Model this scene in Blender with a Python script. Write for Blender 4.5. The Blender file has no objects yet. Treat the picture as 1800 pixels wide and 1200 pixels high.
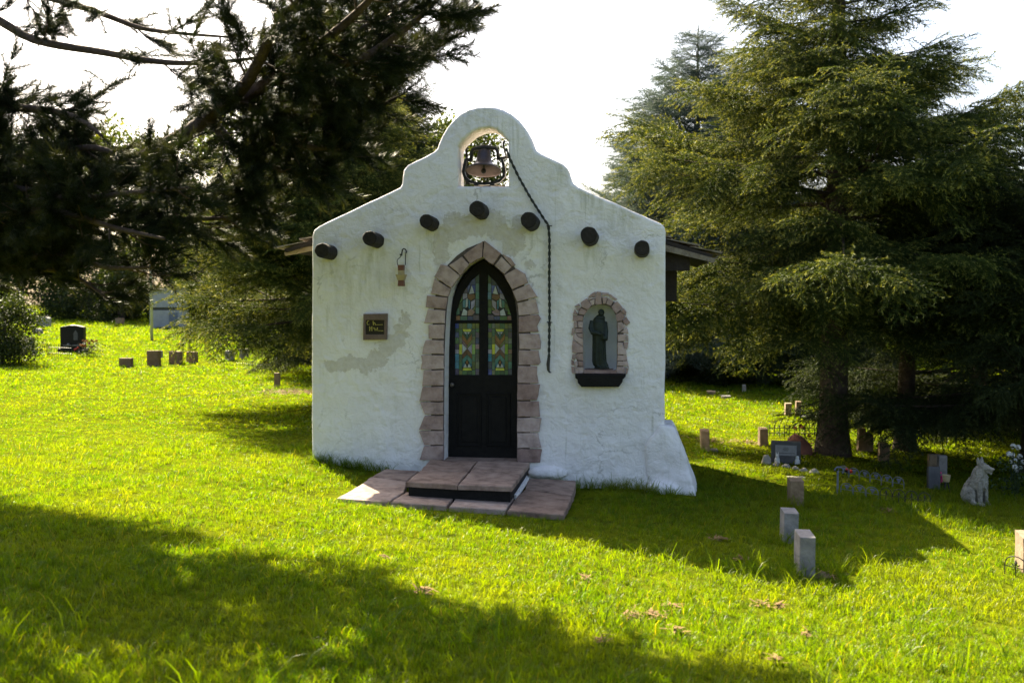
import bpy, bmesh, math, random
import numpy as np
from mathutils import Vector, Matrix, Euler, noise
from mathutils.geometry import tessellate_polygon

# ------------------------------------------------------------------ camera, sky, sun, exposure
scn = bpy.context.scene
COL = scn.collection
F_PX, CX, CY = 1700.0, 900.0, 600.0            # focal length and centre of the 1800 x 1200 photograph
CAM = Vector((1.83, -11.0, 1.91))
YAW, PITCH = math.radians(7.7), math.radians(-2.36)
cam_d = bpy.data.cameras.new('camera')
cam_d.sensor_width = 36.0
cam_d.lens = 36.0 * F_PX / 1800.0
cam_d.clip_start, cam_d.clip_end = 0.05, 1000.0
cam_d.dof.use_dof = True
cam_d.dof.focus_distance = 11.0
cam_d.dof.aperture_fstop = 2.0
cam = bpy.data.objects.new('camera', cam_d)
COL.objects.link(cam)
cam.location = CAM
cam.rotation_euler = (math.radians(90) + PITCH, 0, YAW)
scn.camera = cam
RCAM = Euler(cam.rotation_euler).to_matrix()

SUN_EL = math.radians(40.5)
SUN_H = Vector((-0.61, 0.79))                # horizontal direction towards the sun
SUN_H.normalize()
world = bpy.data.worlds.new('World')
scn.world = world
world.use_nodes = True
wn = world.node_tree.nodes
wn.clear()
sky = wn.new('ShaderNodeTexSky')
sky.sky_type = 'NISHITA'
sky.sun_disc = False
sky.sun_elevation = SUN_EL
sky.sun_rotation = math.atan2(SUN_H.x, SUN_H.y)
sky.air_density, sky.dust_density, sky.ozone_density = 1.0, 4.5, 1.0
bg = wn.new('ShaderNodeBackground')
bg.inputs['Strength'].default_value = 0.064
wo = wn.new('ShaderNodeOutputWorld')
haz = wn.new('ShaderNodeHueSaturation')
haz.inputs['Saturation'].default_value = 0.95
world.node_tree.links.new(sky.outputs[0], haz.inputs['Color'])
world.node_tree.links.new(haz.outputs[0], bg.inputs[0])
world.node_tree.links.new(bg.outputs[0], wo.inputs[0])

sun_d = bpy.data.lights.new('sun', 'SUN')
sun_d.energy = 5.0
sun_d.angle = math.radians(0.5)
sun_d.color = (1.0, 0.87, 0.62)
sun = bpy.data.objects.new('sun', sun_d)
COL.objects.link(sun)
sv = Vector((SUN_H.x * math.cos(SUN_EL), SUN_H.y * math.cos(SUN_EL), math.sin(SUN_EL)))
sun.rotation_euler = sv.to_track_quat('Z', 'Y').to_euler()
sun.location = (-30, 30, 40)

scn.view_settings.view_transform = 'Standard'
scn.view_settings.look = 'None'
scn.view_settings.exposure = 2.36
scn.view_settings.gamma = 1.0
scn.view_settings.use_curve_mapping = False
scn.cycles.max_bounces = 6
scn.cycles.diffuse_bounces = 3
scn.cycles.use_denoising = True

# ------------------------------------------------------------------ helpers
R = random.Random(7)


def uni(a, b):
    return R.uniform(a, b)


def ray(px, py):
    d = RCAM @ Vector(((px - CX) / F_PX, -(py - CY) / F_PX, -1.0))
    return d.normalized()


def at(px, py, Y=0.0):
    d = ray(px, py)
    return CAM + d * ((Y - CAM.y) / d.y)


def on_plane(px, py, f):
    """where the sight line meets the tilted plane z = f(x, y)"""
    d = ray(px, py)
    lo, hi = 0.5, 60.0
    for _ in range(60):
        m = (lo + hi) / 2
        p = CAM + d * m
        if p.z > f(p.x, p.y):
            lo = m
        else:
            hi = m
    return CAM + d * lo


def fx(px, py, Y=0.0):
    p = at(px, py, Y)
    return (p.x, p.z)


def depth(p):
    return -(RCAM.transposed() @ (Vector(p) - CAM)).z


def mpp(p):
    return depth(p) / F_PX


def GZ(x, y):
    """height of the lawn"""
    if x > -2:
        z = -0.055 * (min(x, 8.0) + 2.05)
    else:
        z = -0.022 * (max(x, -30) + 2.05)
    if y < 0:
        z += -0.037 * y
    elif y < 6:
        z += -0.037 * y + 0.037 * y * y / 12
    else:
        z += -0.037 * 3
    if y > 15:
        k = min(1, max(0, (6 - x) / 16))
        z += 0.014 * (min(y, 70) - 15) * k
    # the turf is worn down round the paved landing
    kx, ky = max(0, 1 - max(0, abs(x + 0.15) - 1.2) / 0.5), max(0, 1 - max(0, abs(y + 1.0) - 1.0) / 0.5)
    z -= 0.045 * kx * ky
    z += 0.018 * noise.noise(Vector((x * 0.9, y * 0.9, 3.1))) + 0.03 * noise.noise(Vector((x * 0.25, y * 0.25, 7.7)))
    return z


def gnd(px, py):
    d = ray(px, py)
    t, st = 1.0, 0.25
    while t < 150:
        p = CAM + d * t
        if p.z < GZ(p.x, p.y):
            break
        t += st
    lo, hi = t - st, t
    for _ in range(30):
        m = (lo + hi) / 2
        p = CAM + d * m
        if p.z < GZ(p.x, p.y):
            hi = m
        else:
            lo = m
    p = CAM + d * hi
    return Vector((p.x, p.y, GZ(p.x, p.y)))


# --- materials
MATS = {}


def ramp(nt, stops):
    n = nt.nodes.new('ShaderNodeValToRGB')
    cr = n.color_ramp
    while len(cr.elements) < len(stops):
        cr.elements.new(0.5)
    for e, (p, c) in zip(cr.elements, stops):
        e.position = p
        e.color = (*c, 1) if len(c) == 3 else c
    return n


def mk(name, cols, rough=0.85, scale=6.0, detail=5.0, bump=0.0, bscale=None, rnd=0.0, spec=0.3, metal=0.0, coord='Object', bdist=0.02):
    """principled material: noise between cols (dark .. light), optional per-object value shift and bump"""
    if name in MATS:
        return MATS[name]
    m = bpy.data.materials.new(name)
    m.use_nodes = True
    nt = m.node_tree
    L = nt.links.new
    b = nt.nodes['Principled BSDF']
    b.inputs['Roughness'].default_value = rough
    b.inputs['Specular IOR Level'].default_value = spec
    b.inputs['Metallic'].default_value = metal
    tc = nt.nodes.new('ShaderNodeTexCoord')
    nz = nt.nodes.new('ShaderNodeTexNoise')
    nz.inputs['Scale'].default_value = scale
    nz.inputs['Detail'].default_value = detail
    nz.inputs['Roughness'].default_value = 0.62
    L(tc.outputs[coord], nz.inputs['Vector'])
    n = len(cols)
    r = ramp(nt, [(0.30 + 0.40 * i / max(1, n - 1), c) for i, c in enumerate(cols)])
    L(nz.outputs['Fac'], r.inputs[0])
    out = r.outputs[0]
    if rnd:
        oi = nt.nodes.new('ShaderNodeObjectInfo')
        mr = nt.nodes.new('ShaderNodeMapRange')
        mr.inputs['To Min'].default_value = 1 - rnd
        mr.inputs['To Max'].default_value = 1 + rnd
        L(oi.outputs['Random'], mr.inputs['Value'])
        hs = nt.nodes.new('ShaderNodeHueSaturation')
        L(mr.outputs[0], hs.inputs['Value'])
        m2 = nt.nodes.new('ShaderNodeMapRange')
        m2.inputs['To Min'].default_value = 1 + rnd * 0.8
        m2.inputs['To Max'].default_value = 1 - rnd * 0.8
        L(oi.outputs['Random'], m2.inputs['Value'])
        L(m2.outputs[0], hs.inputs['Saturation'])
        L(out, hs.inputs['Color'])
        out = hs.outputs[0]
    L(out, b.inputs['Base Color'])
    if bump:
        n2 = nt.nodes.new('ShaderNodeTexNoise')
        n2.inputs['Scale'].default_value = bscale or scale * 3
        n2.inputs['Detail'].default_value = 6
        L(tc.outputs[coord], n2.inputs['Vector'])
        bp = nt.nodes.new('ShaderNodeBump')
        bp.inputs['Strength'].default_value = bump
        bp.inputs['Distance'].default_value = bdist
        L(n2.outputs['Fac'], bp.inputs['Height'])
        L(bp.outputs[0], b.inputs['Normal'])
    MATS[name] = m
    return m


def leaf_mat(name, dark, light, tip, trans=0.35, rough=0.5, spec=0.4, transcol=None, var=0.65, patch=None):
    """foliage: per-instance shade between dark and light, 'tip' attribute mixes in the young growth, part of the light shines through"""
    if name in MATS:
        return MATS[name]
    m = bpy.data.materials.new(name)
    m.use_nodes = True
    nt = m.node_tree
    L = nt.links.new
    b = nt.nodes['Principled BSDF']
    out = nt.nodes['Material Output']
    b.inputs['Roughness'].default_value = rough
    b.inputs['Specular IOR Level'].default_value = spec
    oi = nt.nodes.new('ShaderNodeObjectInfo')
    r = ramp(nt, [(0.0, dark), (1.0, light)])
    va = nt.nodes.new('ShaderNodeAttribute')
    va.attribute_name = 'var'
    mm = nt.nodes.new('ShaderNodeMix')
    mm.inputs[0].default_value = var
    L(oi.outputs['Random'], mm.inputs[2])
    L(va.outputs['Fac'], mm.inputs[3])
    L(mm.outputs[0], r.inputs[0])
    a = nt.nodes.new('ShaderNodeAttribute')
    a.attribute_name = 'tip'
    mx = nt.nodes.new('ShaderNodeMix')
    mx.data_type = 'RGBA'
    L(a.outputs['Fac'], mx.inputs[0])
    L(r.outputs[0], mx.inputs[6])
    mx.inputs[7].default_value = (*tip, 1)
    L(mx.outputs[2], b.inputs['Base Color'])
    colour = mx.outputs[2]
    if patch:
        # broad uneven patches of another growth across the lawn
        ge = nt.nodes.new('ShaderNodeNewGeometry')
        pn = nt.nodes.new('ShaderNodeTexNoise')
        pn.inputs['Scale'].default_value = 0.9
        pn.inputs['Detail'].default_value = 6
        pn.inputs['Roughness'].default_value = 0.65
        L(ge.outputs['Position'], pn.inputs['Vector'])
        pr = ramp(nt, [(0.46, (0, 0, 0)), (0.72, (0.75, 0.75, 0.75))])
        L(pn.outputs['Fac'], pr.inputs[0])
        pm = nt.nodes.new('ShaderNodeMix')
        pm.data_type = 'RGBA'
        L(pr.outputs[0], pm.inputs[0])
        L(colour, pm.inputs[6])
        pm.inputs[7].default_value = (*patch, 1)
        colour = pm.outputs[2]
        L(colour, b.inputs['Base Color'])
    tr = nt.nodes.new('ShaderNodeBsdfTranslucent')
    hs = nt.nodes.new('ShaderNodeMix')
    hs.data_type = 'RGBA'
    hs.blend_type = 'MULTIPLY'
    hs.inputs[0].default_value = 1.0
    L(colour, hs.inputs[6])
    hs.inputs[7].default_value = (*(transcol or (1.6, 1.5, 0.5)), 1)
    L(hs.outputs[2], tr.inputs['Color'])
    ms = nt.nodes.new('ShaderNodeMixShader')
    ms.inputs[0].default_value = trans
    L(b.outputs[0], ms.inputs[1])
    L(tr.outputs[0], ms.inputs[2])
    L(ms.outputs[0], out.inputs[0])
    MATS[name] = m
    return m


# --- objects
ORG = {}


def tag(o, label=None, cat=None, group=None, kind=None):
    if label:
        o['label'] = label
    if cat:
        o['category'] = cat
    if group:
        o['group'] = group
    if kind:
        o['kind'] = kind
    return o


def thing(name, loc, label, cat, group=None, rz=0.0):
    o = bpy.data.objects.new(name, None)
    o.empty_display_size = 0.2
    COL.objects.link(o)
    o.location = loc
    o.rotation_euler = (0, 0, rz)
    ORG[o.name] = Vector((loc[0], loc[1], loc[2]))
    return tag(o, label, cat, group)


class MB:
    """collects shapes into one mesh"""

    def __init__(self):
        self.v, self.f, self.m = [], [], []

    def add(self, vs, fs, mi=0):
        o = len(self.v)
        self.v += [tuple(p) for p in vs]
        self.f += [tuple(i + o for i in f) for f in fs]
        self.m += [mi] * len(fs)

    def box(self, c, s, rz=0.0, mi=0, ry=0.0, taper=1.0):
        M = Matrix.Rotation(rz, 3, 'Z') @ Matrix.Rotation(ry, 3, 'Y')
        vs = []
        for z in (-1, 1):
            k = taper if z > 0 else 1.0
            for x, y in ((-1, -1), (1, -1), (1, 1), (-1, 1)):
                vs.append(M @ Vector((x * s[0] / 2 * k, y * s[1] / 2 * k, z * s[2] / 2)) + Vector(c))
        self.add(vs, [(3, 2, 1, 0), (4, 5, 6, 7), (0, 1, 5, 4), (1, 2, 6, 5), (2, 3, 7, 6), (3, 0, 4, 7)], mi)

    def tube(self, pts, rad, n=8, cap=True, mi=0):
        pts = [Vector(p) for p in pts]
        if not hasattr(rad, '__len__'):
            rad = [rad] * len(pts)
        up = Vector((0.13, 0.07, 1)).normalized()
        vs, fs = [], []
        prev = None
        for i, p in enumerate(pts):
            t = (pts[min(i + 1, len(pts) - 1)] - pts[max(i - 1, 0)]).normalized()
            a = (prev if prev is not None else (up if abs(t.dot(up)) < 0.95 else Vector((1, 0, 0))))
            a = (a - t * a.dot(t)).normalized()
            prev = a
            b = t.cross(a)
            for k in range(n):
                an = 2 * math.pi * k / n
                vs.append(p + (a * math.cos(an) + b * math.sin(an)) * rad[i])
        for i in range(len(pts) - 1):
            for k in range(n):
                fs.append((i * n + k, i * n + (k + 1) % n, (i + 1) * n + (k + 1) % n, (i + 1) * n + k))
        if cap:
            fs.append(tuple(reversed(range(n))))
            fs.append(tuple(range((len(pts) - 1) * n, len(pts) * n)))
        self.add(vs, fs, mi)

    def lathe(self, prof, c, n=24, mi=0, sx=1.0, sy=1.0):
        c = Vector(c)
        vs, fs = [], []
        for r, z in prof:
            for k in range(n):
                a = 2 * math.pi * k / n
                vs.append(c + Vector((r * math.cos(a) * sx, r * math.sin(a) * sy, z)))
        for i in range(len(prof) - 1):
            for k in range(n):
                fs.append((i * n + k, i * n + (k + 1) % n, (i + 1) * n + (k + 1) % n, (i + 1) * n + k))
        fs.append(tuple(reversed(range(n))))
        fs.append(tuple(range((len(prof) - 1) * n, len(prof) * n)))
        self.add(vs, fs, mi)

    def ell(self, c, r, seg=12, rings=8, rot=None, mi=0):
        c = Vector(c)
        vs, fs = [], []
        for i in range(rings + 1):
            th = math.pi * i / rings
            for k in range(seg):
                ph = 2 * math.pi * k / seg
                p = Vector((r[0] * math.sin(th) * math.cos(ph), r[1] * math.sin(th) * math.sin(ph), r[2] * math.cos(th)))
                if rot is not None:
                    p = rot @ p
                vs.append(c + p)
        for i in range(rings):
            for k in range(seg):
                fs.append((i * seg + k, (i + 1) * seg + k, (i + 1) * seg + (k + 1) % seg, i * seg + (k + 1) % seg))
        self.add(vs, fs, mi)

    def build(self, name, mat, parent=None, smooth=False, local=False, loc=None, weld=False):
        off = Vector((0, 0, 0))
        if parent is not None and not local:
            off = ORG.get(parent.name, off)
        elif loc is not None and not local:
            off = Vector(loc)
        me = bpy.data.meshes.new(name)
        me.from_pydata([(p[0] - off.x, p[1] - off.y, p[2] - off.z) for p in self.v], [], self.f)
        ms = mat if isinstance(mat, (list, tuple)) else [mat]
        for m in ms:
            me.materials.append(m)
        if len(ms) > 1:
            me.polygons.foreach_set('material_index', self.m)
        bm = bmesh.new()
        bm.from_mesh(me)
        if weld:
            bmesh.ops.remove_doubles(bm, verts=bm.verts, dist=1e-5)
        bmesh.ops.recalc_face_normals(bm, faces=bm.faces)
        bm.to_mesh(me)
        bm.free()
        if smooth:
            me.polygons.foreach_set('use_smooth', [True] * len(me.polygons))
        me.update()
        o = bpy.data.objects.new(name, me)
        COL.objects.link(o)
        if parent is not None:
            o.parent = parent
            ORG[o.name] = ORG.get(parent.name, Vector((0, 0, 0)))
        else:
            if loc is not None:
                o.location = loc
            ORG[o.name] = Vector(loc) if loc is not None else Vector((0, 0, 0))
        return o


def area2(poly):
    return sum(poly[i][0] * poly[(i + 1) % len(poly)][1] - poly[(i + 1) % len(poly)][0] * poly[i][1] for i in range(len(poly)))


def inset(poly, d):
    """offset a closed (u, v) polygon inwards by d (counter-clockwise input)"""
    n, out = len(poly), []
    for i in range(n):
        p0, p1, p2 = Vector(poly[i - 1]), Vector(poly[i]), Vector(poly[(i + 1) % n])
        e1, e2 = (p1 - p0), (p2 - p1)
        if e1.length < 1e-9 or e2.length < 1e-9:
            out.append(tuple(p1))
            continue
        e1.normalize()
        e2.normalize()
        n1, n2 = Vector((-e1.y, e1.x)), Vector((-e2.y, e2.x))
        k = n1 + n2
        c = max(0.35, (1 + n1.dot(n2)))
        out.append(tuple(p1 + k * (d / c)))
    return out


def slab_xz(mb, outer, holes, y0, y1, b=0.0, steps=3, mi=0, back=True):
    """plate in the x-z plane, front face at y0, back at y1, front edges rounded by b; holes cut through"""
    loops = [list(outer)] + [list(h) for h in holes]
    if area2(loops[0]) < 0:
        loops[0].reverse()
    for h in loops[1:]:
        if area2(h) > 0:
            h.reverse()
    fronts, backs = [], []
    for lp in loops:
        rings = []
        if b > 0:
            for s in range(steps + 1):
                a = math.pi / 2 * s / steps
                rings.append((inset(lp, b * (1 - math.cos(a))), y0 + b * (1 - math.sin(a))))
            rings = [(r, y) for r, y in rings]
        else:
            rings = [(lp, y0)]
        rings = [(lp, y1)] + rings if b > 0 else [(lp, y1), (lp, y0)]
        n = len(lp)
        vs, fs = [], []
        for r, y in rings:
            vs += [(u, y, v) for u, v in r]
        for i in range(len(rings) - 1):
            for k in range(n):
                fs.append((i * n + k, i * n + (k + 1) % n, (i + 1) * n + (k + 1) % n, (i + 1) * n + k))
        mb.add(vs, fs, mi)
        fronts.append(rings[-1])
        backs.append(rings[0])
    for caps in ((fronts, backs) if back else (fronts,)):
        vl = [[Vector((u, v, 0)) for u, v in r] for r, y in caps]
        flat = [(u, y, v) for r, y in caps for u, v in r]
        mb.add(flat, [tuple(t) for t in tessellate_polygon(vl)], mi)


def prism(mb, poly3, dvec, mi=0):
    """solid from a 3-d polygon pushed along dvec"""
    n = len(poly3)
    vs = [Vector(p) for p in poly3] + [Vector(p) + Vector(dvec) for p in poly3]
    fs = [tuple(range(n)), tuple(reversed(range(n, 2 * n)))]
    fs += [(k, (k + 1) % n, n + (k + 1) % n, n + k) for k in range(n)]
    mb.add(vs, fs, mi)


def ragged(poly, amt, step, rr):
    out = []
    n = len(poly)
    for i in range(n):
        a, b = Vector(poly[i]), Vector(poly[(i + 1) % n])
        k = max(1, int((b - a).length / step))
        for j in range(k):
            p = a.lerp(b, j / k)
            out.append((p.x + rr.uniform(-amt, amt), p.y + rr.uniform(-amt, amt)))
    return out


def remeshed(mb, name, mat, parent, voxel, smooth_it=4, local=True, disp=0.0, dscale=8.0, loc=None):
    """fuse overlapping shapes into one continuous skin"""
    tmp = mb.build(name + '_raw', mat, None, local=True)
    md = tmp.modifiers.new('r', 'REMESH')
    md.mode = 'VOXEL'
    md.voxel_size = voxel
    md.use_smooth_shade = True
    sm = tmp.modifiers.new('s', 'SMOOTH')
    sm.iterations = smooth_it
    sm.factor = 0.5
    bpy.context.view_layer.update()
    dg = bpy.context.evaluated_depsgraph_get()
    me = bpy.data.meshes.new_from_object(tmp.evaluated_get(dg))
    bpy.data.objects.remove(tmp)
    me.name = name
    if disp:
        nr = [v.normal.copy() for v in me.vertices]
        for v, nn in zip(me.vertices, nr):
            v.co += nn * disp * noise.noise(Vector(v.co) * dscale)
    if not me.materials:
        me.materials.append(mat)
    me.polygons.foreach_set('use_smooth', [True] * len(me.polygons))
    o = bpy.data.objects.new(name, me)
    COL.objects.link(o)
    if parent is not None:
        o.parent = parent
        ORG[o.name] = ORG[parent.name]
    elif loc is not None:
        o.location = loc
    return o


# --- scattering of sprigs, leaves and blades (one object each, geometry nodes)
GNCACHE = {}


def scatter_group(sources):
    key = tuple(o.name for o in sources)
    if key in GNCACHE:
        return GNCACHE[key]
    ng = bpy.data.node_groups.new('scatter', 'GeometryNodeTree')
    ng.interface.new_socket('Geometry', in_out='INPUT', socket_type='NodeSocketGeometry')
    ng.interface.new_socket('Geometry', in_out='OUTPUT', socket_type='NodeSocketGeometry')
    N, L = ng.nodes, ng.links.new
    gi, go = N.new('NodeGroupInput'), N.new('NodeGroupOutput')
    m2p = N.new('GeometryNodeMeshToPoints')
    L(gi.outputs[0], m2p.inputs['Mesh'])
    jn = N.new('GeometryNodeJoinGeometry')
    for s in reversed(sources):
        oi = N.new('GeometryNodeObjectInfo')
        oi.inputs['Object'].default_value = s
        oi.inputs['As Instance'].default_value = True
        L(oi.outputs['Geometry'], jn.inputs[0])
    iop = N.new('GeometryNodeInstanceOnPoints')
    iop.inputs['Pick Instance'].default_value = True
    L(m2p.outputs[0], iop.inputs['Points'])
    L(jn.outputs[0], iop.inputs['Instance'])

    def attr(nm, ty):
        a = N.new('GeometryNodeInputNamedAttribute')
        a.data_type = ty
        a.inputs['Name'].default_value = nm
        return a
    L(attr('pick', 'INT').outputs['Attribute'], iop.inputs['Instance Index'])
    e2r = N.new('FunctionNodeEulerToRotation')
    L(attr('rot', 'FLOAT_VECTOR').outputs['Attribute'], e2r.inputs[0])
    L(e2r.outputs[0], iop.inputs['Rotation'])
    L(attr('scl', 'FLOAT').outputs['Attribute'], iop.inputs['Scale'])
    L(iop.outputs[0], go.inputs[0])
    GNCACHE[key] = ng
    return ng


def scatter(name, pts, rots, scl, pick, sources, parent=None):
    """pts are relative to the parent's base"""
    me = bpy.data.meshes.new(name)
    n = len(pts)
    me.vertices.add(n)
    me.vertices.foreach_set('co', np.asarray(pts, dtype=np.float32).ravel())
    a = me.attributes.new('rot', 'FLOAT_VECTOR', 'POINT')
    a.data.foreach_set('vector', np.asarray(rots, dtype=np.float32).ravel())
    a = me.attributes.new('scl', 'FLOAT', 'POINT')
    a.data.foreach_set('value', np.asarray(scl, dtype=np.float32))
    a = me.attributes.new('pick', 'INT', 'POINT')
    a.data.foreach_set('value', np.asarray(pick, dtype=np.int32))
    me.materials.append(sources[0].data.materials[0])
    o = bpy.data.objects.new(name, me)
    COL.objects.link(o)
    md = o.modifiers.new('scatter', 'NODES')
    md.node_group = scatter_group(sources)
    if parent is not None:
        o.parent = parent
        ORG[o.name] = ORG[parent.name]
    return o


def fill_mesh(me, V, T, tip, var):
    V, T = np.asarray(V, np.float32), np.asarray(T, np.int32)
    me.vertices.add(len(V))
    me.vertices.foreach_set('co', V.ravel())
    me.loops.add(T.size)
    me.polygons.add(len(T))
    me.loops.foreach_set('vertex_index', T.ravel())
    me.polygons.foreach_set('loop_start', np.arange(0, T.size, 3, dtype=np.int32))
    me.polygons.foreach_set('loop_total', np.full(len(T), 3, np.int32))
    for nm, arr in (('tip', tip), ('var', var)):
        a = me.attributes.new(nm, 'FLOAT', 'POINT')
        a.data.foreach_set('value', np.asarray(arr, np.float32))
    me.update(calc_edges=True)


def tri_mesh(name, V, T, tip, mat):
    """a source object that is not in the scene itself"""
    me = bpy.data.meshes.new(name)
    fill_mesh(me, V, T, tip, np.zeros(len(V)))
    me.materials.append(mat)
    return bpy.data.objects.new(name, me)


def gather(P, Ro, S, K, srcs, rng):
    """sprigs given as arrays (V, T, tip), set at points P with rotations and sizes, as one triangle soup"""
    Vs, Ts, Tp, Vr = [], [], [], []
    off = 0
    for p, r, s, k in zip(P, Ro, S, K):
        V, T, tp = srcs[k]
        M = np.array(Euler(r).to_matrix(), np.float32)
        Vs.append((V * s) @ M.T + np.asarray(p, np.float32))
        Ts.append(T + off)
        Tp.append(tp)
        Vr.append(np.full(len(V), rng.random(), np.float32))
        off += len(V)
    return np.concatenate(Vs), np.concatenate(Ts), np.concatenate(Tp), np.concatenate(Vr)


def foliage(name, P, Ro, S, K, srcs, mat, parent, seed=0):
    V, T, tp, vr = gather(P, Ro, S, K, srcs, np.random.default_rng(seed))
    me = bpy.data.meshes.new(name)
    fill_mesh(me, V, T, tp, vr)
    me.materials.append(mat)
    o = bpy.data.objects.new(name, me)
    COL.objects.link(o)
    o.parent = parent
    ORG[o.name] = ORG[parent.name]
    return o


def needles(rng, P, D, n_per, length, width, fwd, tipv):
    """needles round the points P (k,3) with twig directions D; returns V, T, tip arrays"""
    k = len(P) * n_per
    p = np.repeat(P, n_per, 0)
    d = np.repeat(D, n_per, 0)
    r = rng.normal(size=(k, 3))
    r -= d * (r * d).sum(1, keepdims=True)
    r /= np.linalg.norm(r, axis=1, keepdims=True) + 1e-9
    nd = r * (1 - fwd) + d * fwd
    nd /= np.linalg.norm(nd, axis=1, keepdims=True)
    w = np.cross(nd, rng.normal(size=(k, 3)))
    w /= np.linalg.norm(w, axis=1, keepdims=True) + 1e-9
    ln = (length * rng.uniform(0.75, 1.2, k))[:, None]
    p = p + d * rng.uniform(-0.01, 0.01, (k, 1))
    V = np.stack([p - w * width / 2, p + w * width / 2, p + nd * ln], 1).reshape(-1, 3)
    T = np.arange(k * 3).reshape(-1, 3)
    tp = np.repeat(np.repeat(tipv, n_per), 3)
    return V, T, tp


def spruce_sprig(seed, L0=0.50, droop=0.14, step=0.014, npp=3, nl=0.030, nw=0.0075):
    rng = np.random.default_rng(seed)
    P, D, TV = [], [], []

    def twig(o, d, ln, dr, t0):
        n = max(3, int(ln / step))
        for i in range(n):
            s = i / (n - 1)
            q = o + d * ln * s + np.array([0, 0, -dr * ln * s * s])
            P.append(q)
            dd = d + np.array([0, 0, -2 * dr * s])
            D.append(dd / np.linalg.norm(dd))
            TV.append(max(0, (s - 0.72) / 0.28) * t0)
    twig(np.zeros(3), np.array([1.0, 0, 0]), L0, droop, 1.0)
    for i in range(5):
        s = 0.12 + 0.76 * i / 4
        for sg in (-1, 1):
            a = math.radians(rng.uniform(40, 60)) * sg
            d = np.array([math.cos(a), math.sin(a), rng.uniform(-0.25, 0.12)])
            d /= np.linalg.norm(d)
            ln = (0.11 + 0.22 * (1 - s)) * rng.uniform(0.7, 1.15)
            o = np.array([L0 * s, 0, -droop * L0 * s * s])
            twig(o, d, ln, droop * rng.uniform(0.5, 1.6), 0.9)
    return needles(rng, np.array(P), np.array(D), npp, nl, nw, 0.52, np.array(TV))


def pine_tuft(seed, L0=0.24, n=18, npp=9, nl=0.092, nw=0.0045):
    rng = np.random.default_rng(seed)
    s = np.linspace(0, 1, n)
    P = np.stack([L0 * s, 0.01 * np.sin(s * 3), 0.04 * s * s], 1)
    D = np.tile(np.array([1.0, 0, 0.15]), (n, 1))
    D /= np.linalg.norm(D, axis=1, keepdims=True)
    return needles(rng, P, D, npp, nl, nw, 0.55, np.clip((s - 0.6) / 0.4, 0, 1) * 0.6)


def leaf_spray(seed, n=26, rad=0.32, size=0.10):
    rng = np.random.default_rng(seed)
    V, T, tp = [], [], []
    for i in range(n):
        c = rng.normal(size=3) * rad * 0.5
        a = rng.normal(size=3)
        a /= np.linalg.norm(a)
        nrm = rng.normal(size=3) + np.array([0, 0, 0.8])
        b = np.cross(nrm, a)
        b /= np.linalg.norm(b) + 1e-9
        sz = size * rng.uniform(0.6, 1.2)
        o = len(V)
        V += [c, c + a * sz * 0.45 + b * sz * 0.32, c + a * sz, c + a * sz * 0.45 - b * sz * 0.32]
        T += [(o, o + 1, o + 2), (o, o + 2, o + 3)]
        tp += [float(rng.random() < 0.15)] * 4
    return np.array(V, np.float32), np.array(T, np.int32), np.array(tp, np.float32)


def grass_tuft(name, mat, seed, n, h, w, rad, lean, dry=0.06):
    rng = np.random.default_rng(seed)
    V, T, tp = [], [], []
    for i in range(n):
        a = rng.uniform(0, 2 * math.pi)
        r = rad * math.sqrt(rng.random())
        p = np.array([r * math.cos(a), r * math.sin(a), -0.01])
        hh = h * rng.uniform(0.55, 1.15)
        b = rng.uniform(0, 2 * math.pi)
        ld = np.array([math.cos(b), math.sin(b), 0]) * hh * lean * rng.uniform(0.3, 1.4)
        c = rng.uniform(0, 2 * math.pi)
        wd = np.array([math.cos(c), math.sin(c), 0]) * w * rng.uniform(0.7, 1.2) / 2
        m1 = p + ld * 0.22 + np.array([0, 0, hh * 0.5])
        m2 = p + ld * 0.62 + np.array([0, 0, hh * 0.86])
        t = p + ld * 1.15 + np.array([0, 0, hh * 0.98])
        o = len(V)
        V += [p - wd, p + wd, m1 - wd * 0.9, m1 + wd * 0.9, m2 - wd * 0.6, m2 + wd * 0.6, t]
        T += [(o, o + 1, o + 3), (o, o + 3, o + 2), (o + 2, o + 3, o + 5), (o + 2, o + 5, o + 4), (o + 4, o + 5, o + 6)]
        tv = 1.0 if rng.random() < dry else 0.0
        tp += [tv] * 7
    return tri_mesh(name, V, T, tp, mat)


def dir_euler(d, roll=0.0):
    """rotation that points local +X along d, local +Z as far up as it can"""
    d = Vector(d).normalized()
    up = Vector((0, 0, 1)) if abs(d.z) < 0.98 else Vector((1, 0, 0))
    y = up.cross(d).normalized()
    z = d.cross(y)
    M = Matrix((d, y, z)).transposed()
    if roll:
        M = M @ Matrix.Rotation(roll, 3, 'X')
    return tuple(M.to_euler())

# ------------------------------------------------------------------ ground
SLAB_LOW = lambda x, y: -0.035 - 0.046 * (x + 0.1)
SLAB_UP = lambda x, y: 0.112 - 0.02 * x


def axis(lo, hi, fine_lo, fine_hi, fine, coarse):
    a, v = [], lo
    while v < hi:
        a.append(v)
        v += fine if fine_lo <= v <= fine_hi else coarse
    a.append(hi)
    return a


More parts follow.
